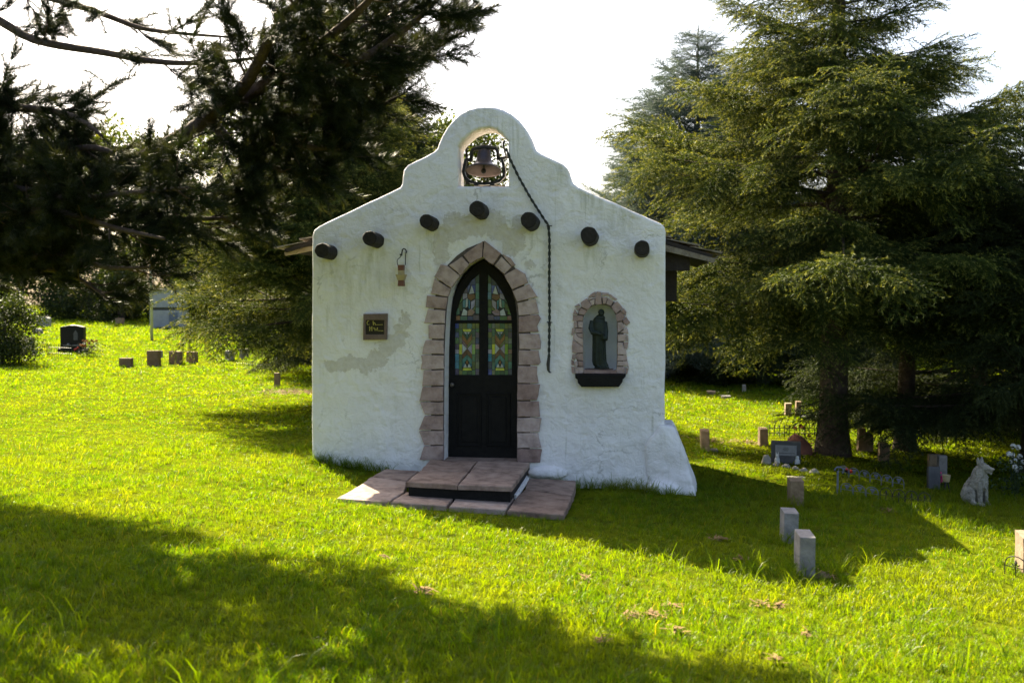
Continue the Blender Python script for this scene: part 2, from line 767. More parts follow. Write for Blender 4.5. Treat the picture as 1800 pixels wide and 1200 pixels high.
XS, YS = axis(-110, 110, -12, 14, 0.25, 2.5), axis(-30, 190, -11, 18, 0.25, 2.5)
V = [(x, y, GZ(x, y)) for y in YS for x in XS]
nx = len(XS)
Fq = [(j * nx + i, j * nx + i + 1, (j + 1) * nx + i + 1, (j + 1) * nx + i) for j in range(len(YS) - 1) for i in range(nx - 1)]
M_LAWN = mk('lawn soil', [(0.040, 0.052, 0.006), (0.075, 0.092, 0.005), (0.11, 0.125, 0.006)], 1.0, 3.0, 8, 0.5, 40, spec=0.0)
me = bpy.data.meshes.new('lawn_ground')
me.from_pydata(V, [], Fq)
me.materials.append(M_LAWN)
me.polygons.foreach_set('use_smooth', [True] * len(me.polygons))
g = bpy.data.objects.new('lawn_ground', me)
COL.objects.link(g)
g['kind'] = 'structure'

# ------------------------------------------------------------------ materials of the chapel


def stucco():
    m = bpy.data.materials.new('white stucco')
    m.use_nodes = True
    nt = m.node_tree
    N, L = nt.nodes, nt.links.new
    b = N['Principled BSDF']
    b.inputs['Roughness'].default_value = 0.8
    b.inputs['Specular IOR Level'].default_value = 0.25
    tc = N.new('ShaderNodeTexCoord')

    def nz(scale, det, rough=0.6, dist=0.0, sc=None):
        n = N.new('ShaderNodeTexNoise')
        n.inputs['Scale'].default_value = scale
        n.inputs['Detail'].default_value = det
        n.inputs['Roughness'].default_value = rough
        n.inputs['Distortion'].default_value = dist
        if sc:
            mp = N.new('ShaderNodeMapping')
            mp.inputs['Scale'].default_value = sc
            L(tc.outputs['Object'], mp.inputs[0])
            L(mp.outputs[0], n.inputs['Vector'])
        else:
            L(tc.outputs['Object'], n.inputs['Vector'])
        return n

    def math_(op, a, bb, clamp=False):
        n = N.new('ShaderNodeMath')
        n.operation = op
        n.use_clamp = clamp
        for i, v in enumerate((a, bb)):
            if isinstance(v, (int, float)):
                n.inputs[i].default_value = v
            else:
                L(v, n.inputs[i])
        return n.outputs[0]

    def mix(fac, a, c):
        n = N.new('ShaderNodeMix')
        n.data_type = 'RGBA'
        L(fac, n.inputs[0])
        if isinstance(a, tuple):
            n.inputs[6].default_value = (*a, 1)
        else:
            L(a, n.inputs[6])
        n.inputs[7].default_value = (*c, 1)
        return n.outputs[2]
    base = ramp(nt, [(0.3, (0.76, 0.735, 0.73)), (0.5, (0.83, 0.805, 0.80)), (0.7, (0.87, 0.845, 0.84))])
    L(nz(2.2, 8).outputs[0], base.inputs[0])
    col = base.outputs[0]
    # peeled patches: ellipses in the plane of the facade, their rims torn by noise
    nA, nB = nz(4.5, 7, 0.7, 0.6), nz(3.7, 7, 0.7, 0.4)
    comb = N.new('ShaderNodeCombineXYZ')
    L(math_('MULTIPLY', math_('SUBTRACT', nA.outputs[0], 0.5), 0.42), comb.inputs[0])
    L(math_('MULTIPLY', math_('SUBTRACT', nB.outputs[0], 0.5), 0.36), comb.inputs[2])
    va = N.new('ShaderNodeVectorMath')
    L(tc.outputs['Object'], va.inputs[0])
    L(comb.outputs[0], va.inputs[1])

    def blobs(ells):
        acc = None
        for (px, py, rx, rz) in ells:
            cx, cz = fx(px, py)
            mp = N.new('ShaderNodeMapping')
            mp.inputs['Location'].default_value = (-cx / (rx * MP), 0, -cz / (rz * MP))
            mp.inputs['Scale'].default_value = (1 / (rx * MP), 0, 1 / (rz * MP))
            L(va.outputs[0], mp.inputs[0])
            ln = N.new('ShaderNodeVectorMath')
            ln.operation = 'LENGTH'
            L(mp.outputs[0], ln.inputs[0])
            acc = ln.outputs['Value'] if acc is None else math_('MINIMUM', acc, ln.outputs['Value'])
        return acc
    MP = 11.2 / F_PX
    peel = blobs([(588, 640, 26, 11), (612, 640, 22, 16), (640, 643, 26, 12), (662, 632, 20, 18), (676, 613, 18, 15), (692, 600, 20, 14),
                  (706, 582, 13, 20), (712, 560, 8, 16), (800, 400, 30, 28), (776, 432, 16, 40), (832, 395, 28, 24), (878, 402, 26, 24),
                  (900, 425, 24, 30), (920, 395, 14, 18), (934, 463, 10, 10), (858, 378, 24, 12)])
    f = ramp(nt, [(0.88, (1, 1, 1)), (0.96, (0, 0, 0))])
    L(peel, f.inputs[0])
    pf = f.outputs[0]
    # algae and rain streaks below the beams and at the top of the gable
    st = blobs([(575, 470, 26, 34), (655, 452, 30, 36), (758, 418, 26, 30), (845, 392, 22, 20), (935, 412, 20, 24), (1038, 450, 22, 30),
                (835, 208, 34, 30), (870, 222, 30, 30), (985, 300, 28, 40), (1040, 352, 46, 34), (1090, 382, 40, 40), (640, 490, 60, 50), (706, 506, 28, 16)])
    sf = ramp(nt, [(0.2, (1, 1, 1)), (1.15, (0, 0, 0))])
    L(st, sf.inputs[0])
    streak = ramp(nt, [(0.40, (0, 0, 0)), (0.70, (1, 1, 1))])
    L(nz(5.0, 7, 0.65, 0.3, (3.2, 1, 0.5)).outputs[0], streak.inputs[0])
    k = math_('MULTIPLY', math_('MULTIPLY', sf.outputs[0], streak.outputs[0]), 0.6)
    col = mix(k, col, (0.36, 0.36, 0.20))
    s2 = ramp(nt, [(0.56, (0, 0, 0)), (0.78, (1, 1, 1))])
    L(nz(3.0, 8, 0.7, 0.4, (2.4, 1, 0.6)).outputs[0], s2.inputs[0])
    col = mix(math_('MULTIPLY', s2.outputs[0], 0.42), col, (0.47, 0.46, 0.36))
    spk = ramp(nt, [(0.70, (0, 0, 0)), (0.74, (1, 1, 1))])
    L(nz(26, 4, 0.7).outputs[0], spk.inputs[0])
    col = mix(math_('MULTIPLY', spk.outputs[0], 0.55), col, (0.36, 0.34, 0.29))
    # hairline cracks, only here and there
    cv = N.new('ShaderNodeTexVoronoi')
    cv.feature = 'DISTANCE_TO_EDGE'
    cv.inputs['Scale'].default_value = 1.3
    L(va.outputs[0], cv.inputs['Vector'])
    cr_ = ramp(nt, [(0.004, (1, 1, 1)), (0.012, (0, 0, 0))])
    L(cv.outputs['Distance'], cr_.inputs[0])
    cm = ramp(nt, [(0.52, (0, 0, 0)), (0.60, (1, 1, 1))])
    L(nz(1.1, 4).outputs[0], cm.inputs[0])
    col = mix(math_('MULTIPLY', math_('MULTIPLY', cr_.outputs[0], cm.outputs[0]), 0.5), col, (0.33, 0.31, 0.27))
    # long thin rain drips
    dr_ = ramp(nt, [(0.60, (0, 0, 0)), (0.70, (1, 1, 1))])
    L(nz(9.0, 4, 0.5, 0.2, (2.6, 1, 0.16)).outputs[0], dr_.inputs[0])
    dm = ramp(nt, [(0.42, (0, 0, 0)), (0.62, (1, 1, 1))])
    L(nz(0.9, 3).outputs[0], dm.inputs[0])
    col = mix(math_('MULTIPLY', math_('MULTIPLY', dr_.outputs[0], dm.outputs[0]), 0.40), col, (0.40, 0.40, 0.31))
    colp = N.new('ShaderNodeMix')
    colp.data_type = 'RGBA'
    L(pf, colp.inputs[0])
    L(col, colp.inputs[6])
    pr = ramp(nt, [(0.35, (0.60, 0.56, 0.51)), (0.65, (0.68, 0.645, 0.60))])
    L(nz(18, 6).outputs[0], pr.inputs[0])
    L(pr.outputs[0], colp.inputs[7])
    # splashed dirt just above the turf
    L(colp.outputs[2], b.inputs['Base Color'])
    # trowel marks
    vo = N.new('ShaderNodeTexVoronoi')
    vo.feature = 'SMOOTH_F1'
    vo.inputs['Scale'].default_value = 7.0
    vo.inputs['Smoothness'].default_value = 0.4
    va2 = N.new('ShaderNodeVectorMath')
    sc2 = N.new('ShaderNodeVectorMath')
    sc2.operation = 'SCALE'
    sc2.inputs['Scale'].default_value = 0.5
    L(nz(2.6, 5, 0.6).outputs['Color'], sc2.inputs[0])
    L(tc.outputs['Object'], va2.inputs[0])
    L(sc2.outputs[0], va2.inputs[1])
    L(va2.outputs[0], vo.inputs['Vector'])
    h = math_('ADD', math_('MULTIPLY', vo.outputs['Distance'], 0.55), math_('MULTIPLY', nz(11, 9, 0.66, 0.9).outputs[0], 0.75))
    h = math_('ADD', h, math_('MULTIPLY', pf, -0.10))
    h = math_('ADD', h, math_('MULTIPLY', nz(2.2, 3).outputs[0], 1.6))
    bp = N.new('ShaderNodeBump')
    bp.inputs['Strength'].default_value = 0.7
    bp.inputs['Distance'].default_value = 0.045
    L(h, bp.inputs['Height'])
    L(bp.outputs[0], b.inputs['Normal'])
    return m


M_STUCCO = stucco()
M_SANDSTONE = mk('red sandstone', [(0.22, 0.155, 0.14), (0.36, 0.262, 0.238), (0.45, 0.345, 0.315)], 0.9, 9, 7, 0.6, 26, rnd=0.24)
M_PAVING = mk('sandstone paving', [(0.13, 0.088, 0.070), (0.28, 0.200, 0.160), (0.36, 0.275, 0.225)], 0.9, 6, 9, 0.8, 20, rnd=0.16)
M_BLACKWOOD = mk('black painted wood', [(0.005, 0.0045, 0.0045), (0.012, 0.011, 0.010)], 0.6, 14, 5, 0.25, 40, spec=0.15)
M_LOG = mk('tarred log', [(0.010, 0.009, 0.008), (0.028, 0.022, 0.019)], 0.75, 16, 6, 0.6, 30)
M_BEAM = mk('dark brown beam', [(0.020, 0.015, 0.013), (0.036, 0.028, 0.024)], 0.8, 10, 6, 0.4, 30)
M_SHAKE = mk('weathered cedar shake', [(0.12, 0.095, 0.07), (0.22, 0.185, 0.145), (0.30, 0.26, 0.21)], 0.9, 12, 7, 0.6, 40, rnd=0.2)
M_EAVE = mk('weathered fascia', [(0.30, 0.22, 0.16), (0.42, 0.33, 0.25)], 0.85, 12, 6, 0.4, 40)
M_IRON = mk('black iron', [(0.012, 0.012, 0.012), (0.025, 0.022, 0.020)], 0.5, 30, 4, 0.2, 60, spec=0.5)
M_BELL = mk('dark bell metal', [(0.050, 0.044, 0.055), (0.085, 0.074, 0.085)], 0.42, 12, 5, 0.15, 40, metal=0.55)
M_BELLIN = mk('bell inside', [(0.085, 0.060, 0.057), (0.125, 0.092, 0.086)], 0.7, 10, 4)
M_LEAD = mk('lead came', [(0.018, 0.018, 0.018), (0.03, 0.03, 0.03)], 0.6)
M_BRONZE = mk('dark green bronze', [(0.012, 0.017, 0.014), (0.028, 0.040, 0.033)], 0.55, 14, 6, 0.3, 30, metal=0.2)
M_KNOB = mk('tarnished knob', [(0.10, 0.09, 0.08), (0.16, 0.14, 0.12)], 0.4, metal=0.6)

# ------------------------------------------------------------------ chapel
WT = 0.36                                                    # thickness of the facade wall
XL, XR = at(546, 700).x, at(1168, 700).x
chapel = thing('chapel', (0, 0, 0), 'small white stucco chapel with curved bell gable, pointed arched door and black log ends', 'chapel')

top_px = [(547, 600), (548, 470), (548.5, 413), (551, 405), (560, 398), (605, 376), (650, 354), (690, 336), (703, 329), (706, 323), (707, 311), (709, 299), (716, 290), (730, 283), (746, 276),
          (762, 267), (768, 261), (771, 252), (777, 239), (786, 224), (798, 209), (810, 199), (823, 192), (836, 188), (852, 186.5), (868, 187.5),
          (883, 192), (898, 200), (911, 211), (922, 225), (930, 239), (936, 254), (941, 263), (951, 270), (975, 281), (989, 288), (997, 296), (1001, 308),
          (1006, 321), (1016, 329), (1060, 348), (1110, 370), (1148, 387), (1162, 393), (1169, 400), (1171, 410), (1170, 520), (1169, 640)]
outer = [fx(x, y) for x, y in top_px] + [(XR, -0.9), (XL, -0.9)]
# the hand-finished edge is never straight
o2 = []
for i in range(len(outer)):
    a, b2 = Vector(outer[i]), Vector(outer[(i + 1) % len(outer)])
    k = max(1, int((b2 - a).length / 0.09))
    for j in range(k):
        p = a.lerp(b2, j / k)
        o2.append((p.x + 0.010 * noise.noise(Vector((p.x * 3, p.y * 3, 1))), p.y + 0.010 * noise.noise(Vector((p.x * 3, p.y * 3, 9)))))
door_px = [(779.5, 812), (780, 760), (780.5, 700), (781, 620), (783, 575), (785, 545), (788, 521), (794, 499), (805, 480), (818, 467), (832, 457), (849, 450),
           (864, 462), (878, 474), (889, 487), (899, 507), (906, 529), (909, 552), (909.5, 575), (909.5, 700), (908.5, 812)]
door_hole = [fx(x, y) for x, y in door_px]
bell_px = [(805, 327.5), (805, 258), (811, 250), (820, 241), (832, 231.5), (846, 226), (860, 224.5), (872, 228), (882, 236.5), (893, 249), (893.5, 327.5)]
bell_hole = [fx(x, y) for x, y in bell_px]
NP = lambda x, y: (1000 + x / 6.318, 500 + y / 6.318)
niche_px = [NP(x, y) for x, y in [(165, 948), (160, 800), (157, 600), (155, 430), (160, 370), (180, 310), (215, 270), (260, 240), (310, 225), (370, 223), (420, 232), (465, 255),
                                  (500, 295), (522, 350), (533, 420), (535, 600), (532, 800), (528, 948)]]
niche_hole = [fx(x, y) for x, y in niche_px]
mb = MB()
slab_xz(mb, o2, [door_hole, bell_hole, niche_hole], 0.0, WT, 0.035, 4)
fw = mb.build('facade_wall', M_STUCCO, chapel)

# niche back, curved like an apse
mb = MB()
cxn = (niche_hole[3][0] + niche_hole[14][0]) / 2
hw = (niche_hole[14][0] - niche_hole[3][0]) / 2 + 0.03
zt, zb = max(p[1] for p in niche_hole) + 0.03, min(p[1] for p in niche_hole)
rows = []
zsp = zt - hw
for i in range(13):
    a = math.pi * i / 12
    for_z = []
    x = cxn - hw * math.cos(a)
    y = 0.08 + 0.23 * math.sin(a) ** 0.7
    rows.append((x, y))
vs, fs = [], []
zz = [zb - 0.02, zb + 0.2, zb + 0.4, zsp] + [zsp + hw * math.sin(b_) for b_ in (0.35, 0.7, 1.0, 1.25, 1.45)]
for j, z in enumerate(zz):
    k = 1.0 if z <= zsp else math.sqrt(max(0.0, 1 - ((z - zsp) / hw) ** 2))
    for (x, y) in rows:
        vs.append((cxn + (x - cxn) * (0.25 + 0.75 * k), 0.08 + (y - 0.08) * (0.35 + 0.65 * k), z))
for j in range(len(zz) - 1):
    for i in range(12):
        fs.append((j * 13 + i, j * 13 + i + 1, (j + 1) * 13 + i + 1, (j + 1) * 13 + i))
fs.append(tuple((len(zz) - 1) * 13 + i for i in range(13)))
mb.add(vs, fs)
M_NICHE = mk('niche plaster', [(0.72, 0.74, 0.75), (0.80, 0.81, 0.82)], 0.85, 5, 5, 0.3, 20)
nb = mb.build('niche', M_NICHE, chapel, smooth=True)
mb = MB()
s0, s1 = fx(*NP(170, 945)), fx(*NP(530, 985))
mb.box(((s0[0] + s1[0]) / 2, 0.11, (s0[1] + s1[1]) / 2), (s1[0] - s0[0], 0.30, abs(s0[1] - s1[1])))
mb.build('niche_sill', M_SANDSTONE, nb)

# body of the building behind the facade
BY0, BY1 = WT - 0.02, 3.2
WXL, WXR = XL + 0.02, XR - 0.04
ZEL, ZER = at(548, 432, 0.5).z - 0.12, at(1170, 432, 0.5).z - 0.02
RX, RZ = (XL + XR) / 2 + 0.02, 3.30
for x0, x1 in ((WXL, WXL + 0.22), (WXR - 0.22, WXR)):
    mb = MB()
    mb.box(((x0 + x1) / 2, (BY0 + BY1) / 2, (2.72 - 0.9) / 2), (x1 - x0, BY1 - BY0, 2.72 + 0.9))
    mb.build('side_wall', M_STUCCO, chapel)
mb = MB()
prism(mb, [(WXL + 0.22, BY1 - 0.25, -0.9), (WXR - 0.22, BY1 - 0.25, -0.9), (WXR - 0.22, BY1 - 0.25, 2.5), (RX, BY1 - 0.25, 3.15), (WXL + 0.22, BY1 - 0.25, 2.5)], (0, 0.25, 0))
mb.build('back_wall', M_STUCCO, chapel)
# roof: courses of uneven shakes on each side, seen only at the eaves beside the facade
EL, ER = at(512, 440, 0.75), at(1257, 450, 0.75)
roof = None
for side, e in ((-1, EL), (1, ER)):
    sl = Vector((e.x - RX, 0, e.z - RZ))
    ln = sl.length
    d = sl / ln
    nrm = Vector((0, 1, 0)).cross(d) * (1 if side < 0 else 1)
    if nrm.z < 0:
        nrm = -nrm
    mb = MB()
    a = Vector((RX, BY0 + 0.04, RZ)) - nrm * 0.06
    b2 = Vector((e.x, BY0 + 0.04, e.z)) - nrm * 0.06 - d * 0.05
    prism(mb, [a, b2, b2 + nrm * 0.045, a + nrm * 0.045], (0, BY1 - BY0 + 0.25, 0))
    deck = mb.build('roof', M_BEAM, chapel)
    n = 9
    for c in range(n):
        t0 = ln * c / n
        mbs = MB()
        y = BY0 + 0.03
        while y < BY1 + 0.25:
            w = uni(0.09, 0.2)
            o0 = Vector((RX, y, RZ)) + d * (t0 - 0.02) + nrm * (-0.010 + uni(0, 0.004))
            o1 = Vector((RX, y, RZ)) + d * (t0 + ln / n + 0.06 + uni(-0.025, 0.03)) + nrm * (0.022 + uni(0, 0.012))
            th = uni(0.014, 0.024)
            prism(mbs, [o0, o1, o1 + nrm * th, o0 + nrm * 0.008], (0, w - 0.006, 0))
            y += w
        sh = mbs.build('shake_course', M_SHAKE, deck)
        sh['kind'] = 'stuff'
# eave beams
mb = MB()
b0, b1 = at(1172, 433, 0.5), at(1212.5, 475, 0.5)
mb.box(((WXR - 0.3 + b1.x) / 2, 0.62, (b0.z + b1.z) / 2), (b1.x - WXR + 0.3, 0.24, b0.z - b1.z))
mb.build('eave_beam', M_BEAM, chapel)
mb = MB()
c0, c1 = at(1172, 476, 0.9), at(1190, 500, 0.9)
mb.box(((WXR - 0.3 + c1.x) / 2, 1.1, (c0.z + c1.z) / 2 - 0.1), (c1.x - WXR + 0.3, 0.3, c0.z - c1.z + 0.2))
mb.build('eave_bracket', M_BEAM, chapel)
mb = MB()
f0, f1 = at(549, 432, 0.45), at(499.5, 443, 0.45)
dv = (f1 - f0).normalized()
up = Vector((0, 1, 0)).cross(dv)
up = up if up.z > 0 else -up
prism(mb, [f0 - dv * 0.15, f1, f1 - up * 0.045, f0 - dv * 0.15 - up * 0.06], (0, 0.05, 0))
mb.build('fascia_board', M_EAVE, chapel)
mb = MB()
prism(mb, [Vector((WXR - 0.1, BY0 + 0.02, at(1172, 424, 0.4).z)), Vector((ER.x - 0.02, BY0 + 0.02, at(1250, 455, 0.4).z)),
           Vector((ER.x - 0.04, BY0 + 0.02, at(1245, 462, 0.4).z)), Vector((WXR - 0.1, BY0 + 0.02, at(1172, 436, 0.4).z))], (0, 0.04, 0))
mb.build('fascia_board', M_SHAKE, chapel)

# log ends
LOG_FACE = [(565, 440, 13.0), (649, 418.5, 13.0), (749, 388.5, 12.5), (838, 366.5, 14.0), (929, 386.5, 14.5), (1035, 413, 15.0), (1128.5, 435.5, 13.5)]
for (px, py, r) in LOG_FACE:
    p = at(px, py, -0.33)
    rr = r * mpp(p)
    mb = MB()
    n = 22
    vs = []
    ph = uni(0, 6)
    for j, (y, k) in enumerate(((-0.33, 0.90), (-0.322, 0.98), (-0.30, 1.0), (-0.15, 1.02), (0.05, 1.03))):
        for i in range(n):
            a = 2 * math.pi * i / n
            q = rr * k * (1 + 0.02 * math.sin(3 * a + ph) + 0.02 * math.sin(7 * a + 2 * ph) + uni(-0.012, 0.012))
            vs.append((p.x + q * math.cos(a), y, p.z + 0.02 * (y + 0.33) * -1.5 + q * math.sin(a)))
    fs = [(j * n + i, j * n + (i + 1) % n, (j + 1) * n + (i + 1) % n, (j + 1) * n + i) for j in range(4) for i in range(n)]
    fs.append(tuple(range(n)))
    mb.add(vs, fs)
    mb.build('log_end', M_LOG, chapel)

# stones round the door
rs = random.Random(3)
Z3 = lambda x, y: (700 + x / 4.0, 400 + y / 4.0)
Z4 = lambda x, y: (560 + x / 3.6, 660 + y / 3.6)
door_stones = [[Z3(*p) for p in s] for s in [
    [(597, 90), (592, 213), (545, 232), (505, 256), (455, 195)],
    [(602, 90), (725, 180), (668, 265), (640, 245), (596, 213)],
    [(448, 203), (502, 260), (440, 335), (352, 266)],
    [(345, 268), (295, 256), (275, 300), (254, 345), (372, 425), (436, 338)],
    [(250, 358), (373, 430), (350, 487), (228, 466), (240, 410)],
    [(200, 474), (348, 492), (334, 574), (192, 562)],
    [(204, 572), (332, 580), (327, 674), (180, 672)],
    [(210, 683), (326, 680), (322, 785), (212, 780)],
    [(190, 790), (322, 790), (322, 890), (166, 886), (176, 835)],
    [(160, 893), (322, 896), (321, 995), (154, 998), (164, 940)],
    [(176, 1002), (321, 1000), (320, 1110), (168, 1112)],
    [(728, 186), (790, 212), (826, 262), (800, 276), (745, 215)],
    [(726, 200), (742, 218), (797, 278), (748, 330), (672, 268)],
    [(828, 284), (893, 325), (916, 388), (800, 438), (746, 336)],
    [(920, 395), (950, 440), (980, 488), (835, 522), (804, 444)],
    [(966, 498), (978, 550), (992, 604), (845, 620), (836, 527)],
    [(986, 608), (1003, 640), (976, 690), (988, 735), (846, 738), (846, 625)],
    [(992, 745), (1004, 800), (1002, 855), (848, 855), (848, 744)],
    [(986, 862), (1001, 948), (988, 968), (843, 966), (848, 860)],
    [(978, 974), (976, 1030), (988, 1094), (838, 1094), (840, 971)]]]
yb = [678.5, 705.5, 729.5, 756, 782.5, 808.5]
xo = [743, 738, 746, 736, 745, 737, 736]
for i in range(5):
    door_stones.append([(xo[i], yb[i] + 0.7), (779.6, yb[i] + 0.7), (779.3, yb[i + 1] - 0.7), (xo[i + 1] + rs.uniform(-2, 2), yb[i + 1] - 0.7)])
yb = [674, 704, 733, 760, 788, 814]
xo = [950, 947, 952, 946, 953, 951]
for i in range(5):
    door_stones.append([(909, yb[i] + 0.7), (xo[i], yb[i] + 0.7), (xo[i + 1] + rs.uniform(-3, 3), yb[i + 1] - 0.7), (909, yb[i + 1] - 0.7)])
M_MORTAR = mk('dark mortar', [(0.07, 0.055, 0.048), (0.13, 0.105, 0.09)], 0.95, 20, 5)
dh = door_hole if area2(door_hole) > 0 else door_hole[::-1]
mb = MB()
slab_xz(mb, inset(dh, -0.15), [list(door_hole)], -0.010, 0.02)
mb.build('mortar_bed', M_MORTAR, chapel)
nh = niche_hole if area2(niche_hole) > 0 else niche_hole[::-1]
mb = MB()
slab_xz(mb, inset(nh, -0.075), [list(niche_hole)], -0.008, 0.02)
mb.build('mortar_bed', M_MORTAR, chapel)
for s in door_stones:
    q = [fx(x, y, -0.03) for x, y in s]
    if area2(q) < 0:
        q.reverse()
    q = ragged(inset(q, 0.003), 0.0035, 0.055, rs)
    mb = MB()
    slab_xz(mb, q, [], -0.028 - rs.uniform(0, 0.022), 0.03, 0.006, 2)
    mb.build('arch_stone', M_SANDSTONE, chapel)

niche_stones = [
    [(30, 985), (66, 990), (62, 915), (25, 905)], [(70, 990), (166, 985), (163, 914), (68, 914)], [(104, 848), (160, 852), (163, 908), (104, 906)],
    [(68, 852), (100, 846), (100, 906), (58, 904)], [(25, 832), (63, 852), (54, 898), (24, 896)], [(72, 768), (160, 762), (160, 845), (102, 842), (68, 815)],
    [(40, 765), (66, 770), (64, 845), (30, 826)], [(42, 608), (100, 655), (158, 692), (160, 756), (72, 762), (36, 755), (34, 690)], [(48, 558), (74, 542), (100, 580), (157, 606), (158, 686), (105, 652), (44, 604)],
    [(80, 541), (155, 540), (156, 600), (104, 578)], [(36, 482), (64, 484), (70, 536), (40, 560), (24, 555)], [(68, 485), (154, 485), (154, 535), (74, 537)],
    [(100, 412), (154, 413), (154, 480), (98, 480)], [(56, 411), (95, 412), (94, 480), (50, 478)], [(44, 336), (156, 347), (154, 406), (42, 406)],
    [(62, 268), (104, 326), (98, 334), (44, 330)], [(68, 262), (128, 248), (132, 256), (104, 296)], [(134, 258), (210, 290), (172, 340), (112, 332), (106, 300)],
    [(56, 240), (110, 210), (128, 242), (68, 258)], [(130, 200), (200, 150), (250, 232), (214, 284), (140, 252)], [(206, 142), (286, 146), (288, 152), (222, 178)],
    [(222, 182), (288, 156), (284, 222), (252, 236)], [(238, 110), (292, 76), (300, 82), (288, 140), (210, 138)],
    [(304, 76), (360, 80), (366, 220), (290, 222), (292, 140)], [(368, 84), (445, 92), (440, 118), (372, 128)], [(372, 134), (430, 138), (408, 214), (376, 216)],
    [(434, 146), (500, 190), (464, 236), (412, 216)], [(450, 100), (540, 160), (520, 178), (444, 128)], [(542, 186), (604, 262), (520, 326), (468, 248), (510, 196)],
    [(608, 262), (640, 300), (634, 350), (580, 300)], [(518, 334), (576, 302), (628, 358), (588, 408), (530, 408)], [(634, 354), (682, 420), (640, 462), (592, 412)],
    [(538, 420), (586, 414), (634, 470), (560, 530), (540, 536)], [(640, 472), (656, 500), (662, 548), (640, 545), (570, 530)], [(540, 552), (640, 550), (630, 630), (544, 634)],
    [(644, 556), (660, 566), (664, 630), (636, 630)], [(604, 640), (662, 636), (650, 720), (612, 700)], [(540, 640), (600, 644), (608, 700), (638, 722), (644, 780), (538, 776)],
    [(538, 782), (645, 786), (650, 850), (536, 846)], [(536, 852), (654, 856), (668, 930), (636, 905), (534, 904)], [(532, 912), (626, 914), (622, 988), (530, 986)],
    [(632, 914), (664, 936), (652, 990), (628, 990)]]
for s in niche_stones:
    q = [fx(*NP(x, y), -0.02) for x, y in s]
    if area2(q) < 0:
        q.reverse()
    q = ragged(inset(q, 0.0015), 0.002, 0.04, rs)
    mb = MB()
    slab_xz(mb, q, [], -0.016 - rs.uniform(0, 0.014), 0.03, 0.004, 2)
    mb.build('niche_stone', M_SANDSTONE, chapel)
# black shelf below the niche
mb = MB()
sh_poly = [fx(*NP(x, y), -0.10) for x, y in [(68, 996), (632, 996), (630, 1020), (612, 1040), (598, 1052), (594, 1082), (556, 1135), (140, 1135), (102, 1092), (96, 1054), (74, 1036)]]
slab_xz(mb, sh_poly, [], -0.12, 0.02, 0.008, 2)
mb.build('shelf', M_BLACKWOOD, chapel)

# buttress at the right corner
mb = MB()


def gp(px, py):
    p = gnd(px, py)
    return Vector((p.x, p.y, p.z - 0.15))


t1, t2 = at(1163, 748, -0.02), at(1187, 750, 0.0)
bq = [gp(1143, 862), gp(1227, 872)]
pts = [(XR - 0.22, -0.04, t1.z - 0.25), (t1.x - 0.02, -0.06, t1.z), (t2.x, -0.03, t2.z), (t2.x - 0.02, 0.55, t2.z + 0.02), (XR - 0.1, 0.6, t1.z + 0.02),
       tuple(bq[0]), tuple(bq[1]), (bq[1].x + 0.08, 0.75, bq[1].z), (XR - 0.1, 0.8, bq[1].z),
       (at(1207, 800, -0.18).x, -0.10, at(1207, 800, -0.18).z)]
bm = bmesh.new()
vv = [bm.verts.new(p) for p in pts]
bmesh.ops.convex_hull(bm, input=vv)
me = bpy.data.meshes.new('hull')
bm.to_mesh(me)
mb.add([tuple(v.co) for v in me.vertices], [tuple(p.vertices) for p in me.polygons])
mb.ell((at(1165, 862, -0.12).x, -0.08, at(1165, 862, -0.12).z), (0.22, 0.14, 0.10))
bt = remeshed(mb, 'buttress', M_STUCCO, chapel, 0.022, 3, disp=0.016, dscale=6)

mb = MB()
mb.ell((at(962, 832, -0.06).x, 0.0, at(962, 832, -0.06).z), (0.24, 0.09, 0.09))
remeshed(mb, 'plaster_foot', M_STUCCO, chapel, 0.02, 2, disp=0.012, dscale=9)

# ------------------------------------------------------------------ door with leaded glass
DY = 0.27
door_out_px = [(786, 806), (788, 760), (788, 700), (789, 640), (790, 575), (792, 548), (797, 522), (806, 500), (819, 481), (835, 466), (850, 456),
               (866, 467), (882, 482), (896, 502), (905, 524), (911, 548), (914, 575), (914, 640), (914, 806)]
glass_ll = [(799.5, 659), (799.5, 568), (842.5, 568), (842.5, 659)]
glass_lr = [(857.5, 659), (857.5, 568), (900, 568), (900, 659)]
glass_ul = [(842.5, 481), (842.5, 563), (800.5, 563), (802, 548), (808, 530), (816, 511), (828, 493)]
glass_ur = [(857, 482), (870, 494), (882, 512), (892, 533), (898, 552), (900, 563), (857, 563)]
D_OUT = [fx(x, y, DY) for x, y in door_out_px]
mb = MB()
slab_xz(mb, D_OUT, [[fx(x, y, DY) for x, y in g_] for g_ in (glass_ll, glass_lr, glass_ul, glass_ur)], DY, DY + 0.05, 0.006, 2)
door = mb.build('door', M_BLACKWOOD, chapel)
# two sunk panels with mouldings in the lower half
for x0, x1 in ((803, 846), (855, 897)):
    mb = MB()
    a, b2 = fx(x0, 690, DY - 0.02), fx(x1, 785, DY - 0.02)
    for (u0, u1, v0, v1) in ((a[0], b2[0], a[1] - 0.02, a[1]), (a[0], b2[0], b2[1], b2[1] + 0.02), (a[0], a[0] + 0.02, b2[1] + 0.02, a[1] - 0.02), (b2[0] - 0.02, b2[0], b2[1] + 0.02, a[1] - 0.02)):
        slab_xz(mb, [(u0, v0), (u1, v0), (u1, v1), (u0, v1)], [], DY - 0.014, DY + 0.01, 0.005, 1)
    slab_xz(mb, [(a[0] + 0.05, b2[1] + 0.05), (b2[0] - 0.05, b2[1] + 0.05), (b2[0] - 0.05, a[1] - 0.05), (a[0] + 0.05, a[1] - 0.05)], [], DY - 0.008, DY + 0.01, 0.006, 1)
    mb.build('door_panel', M_BLACKWOOD, door)
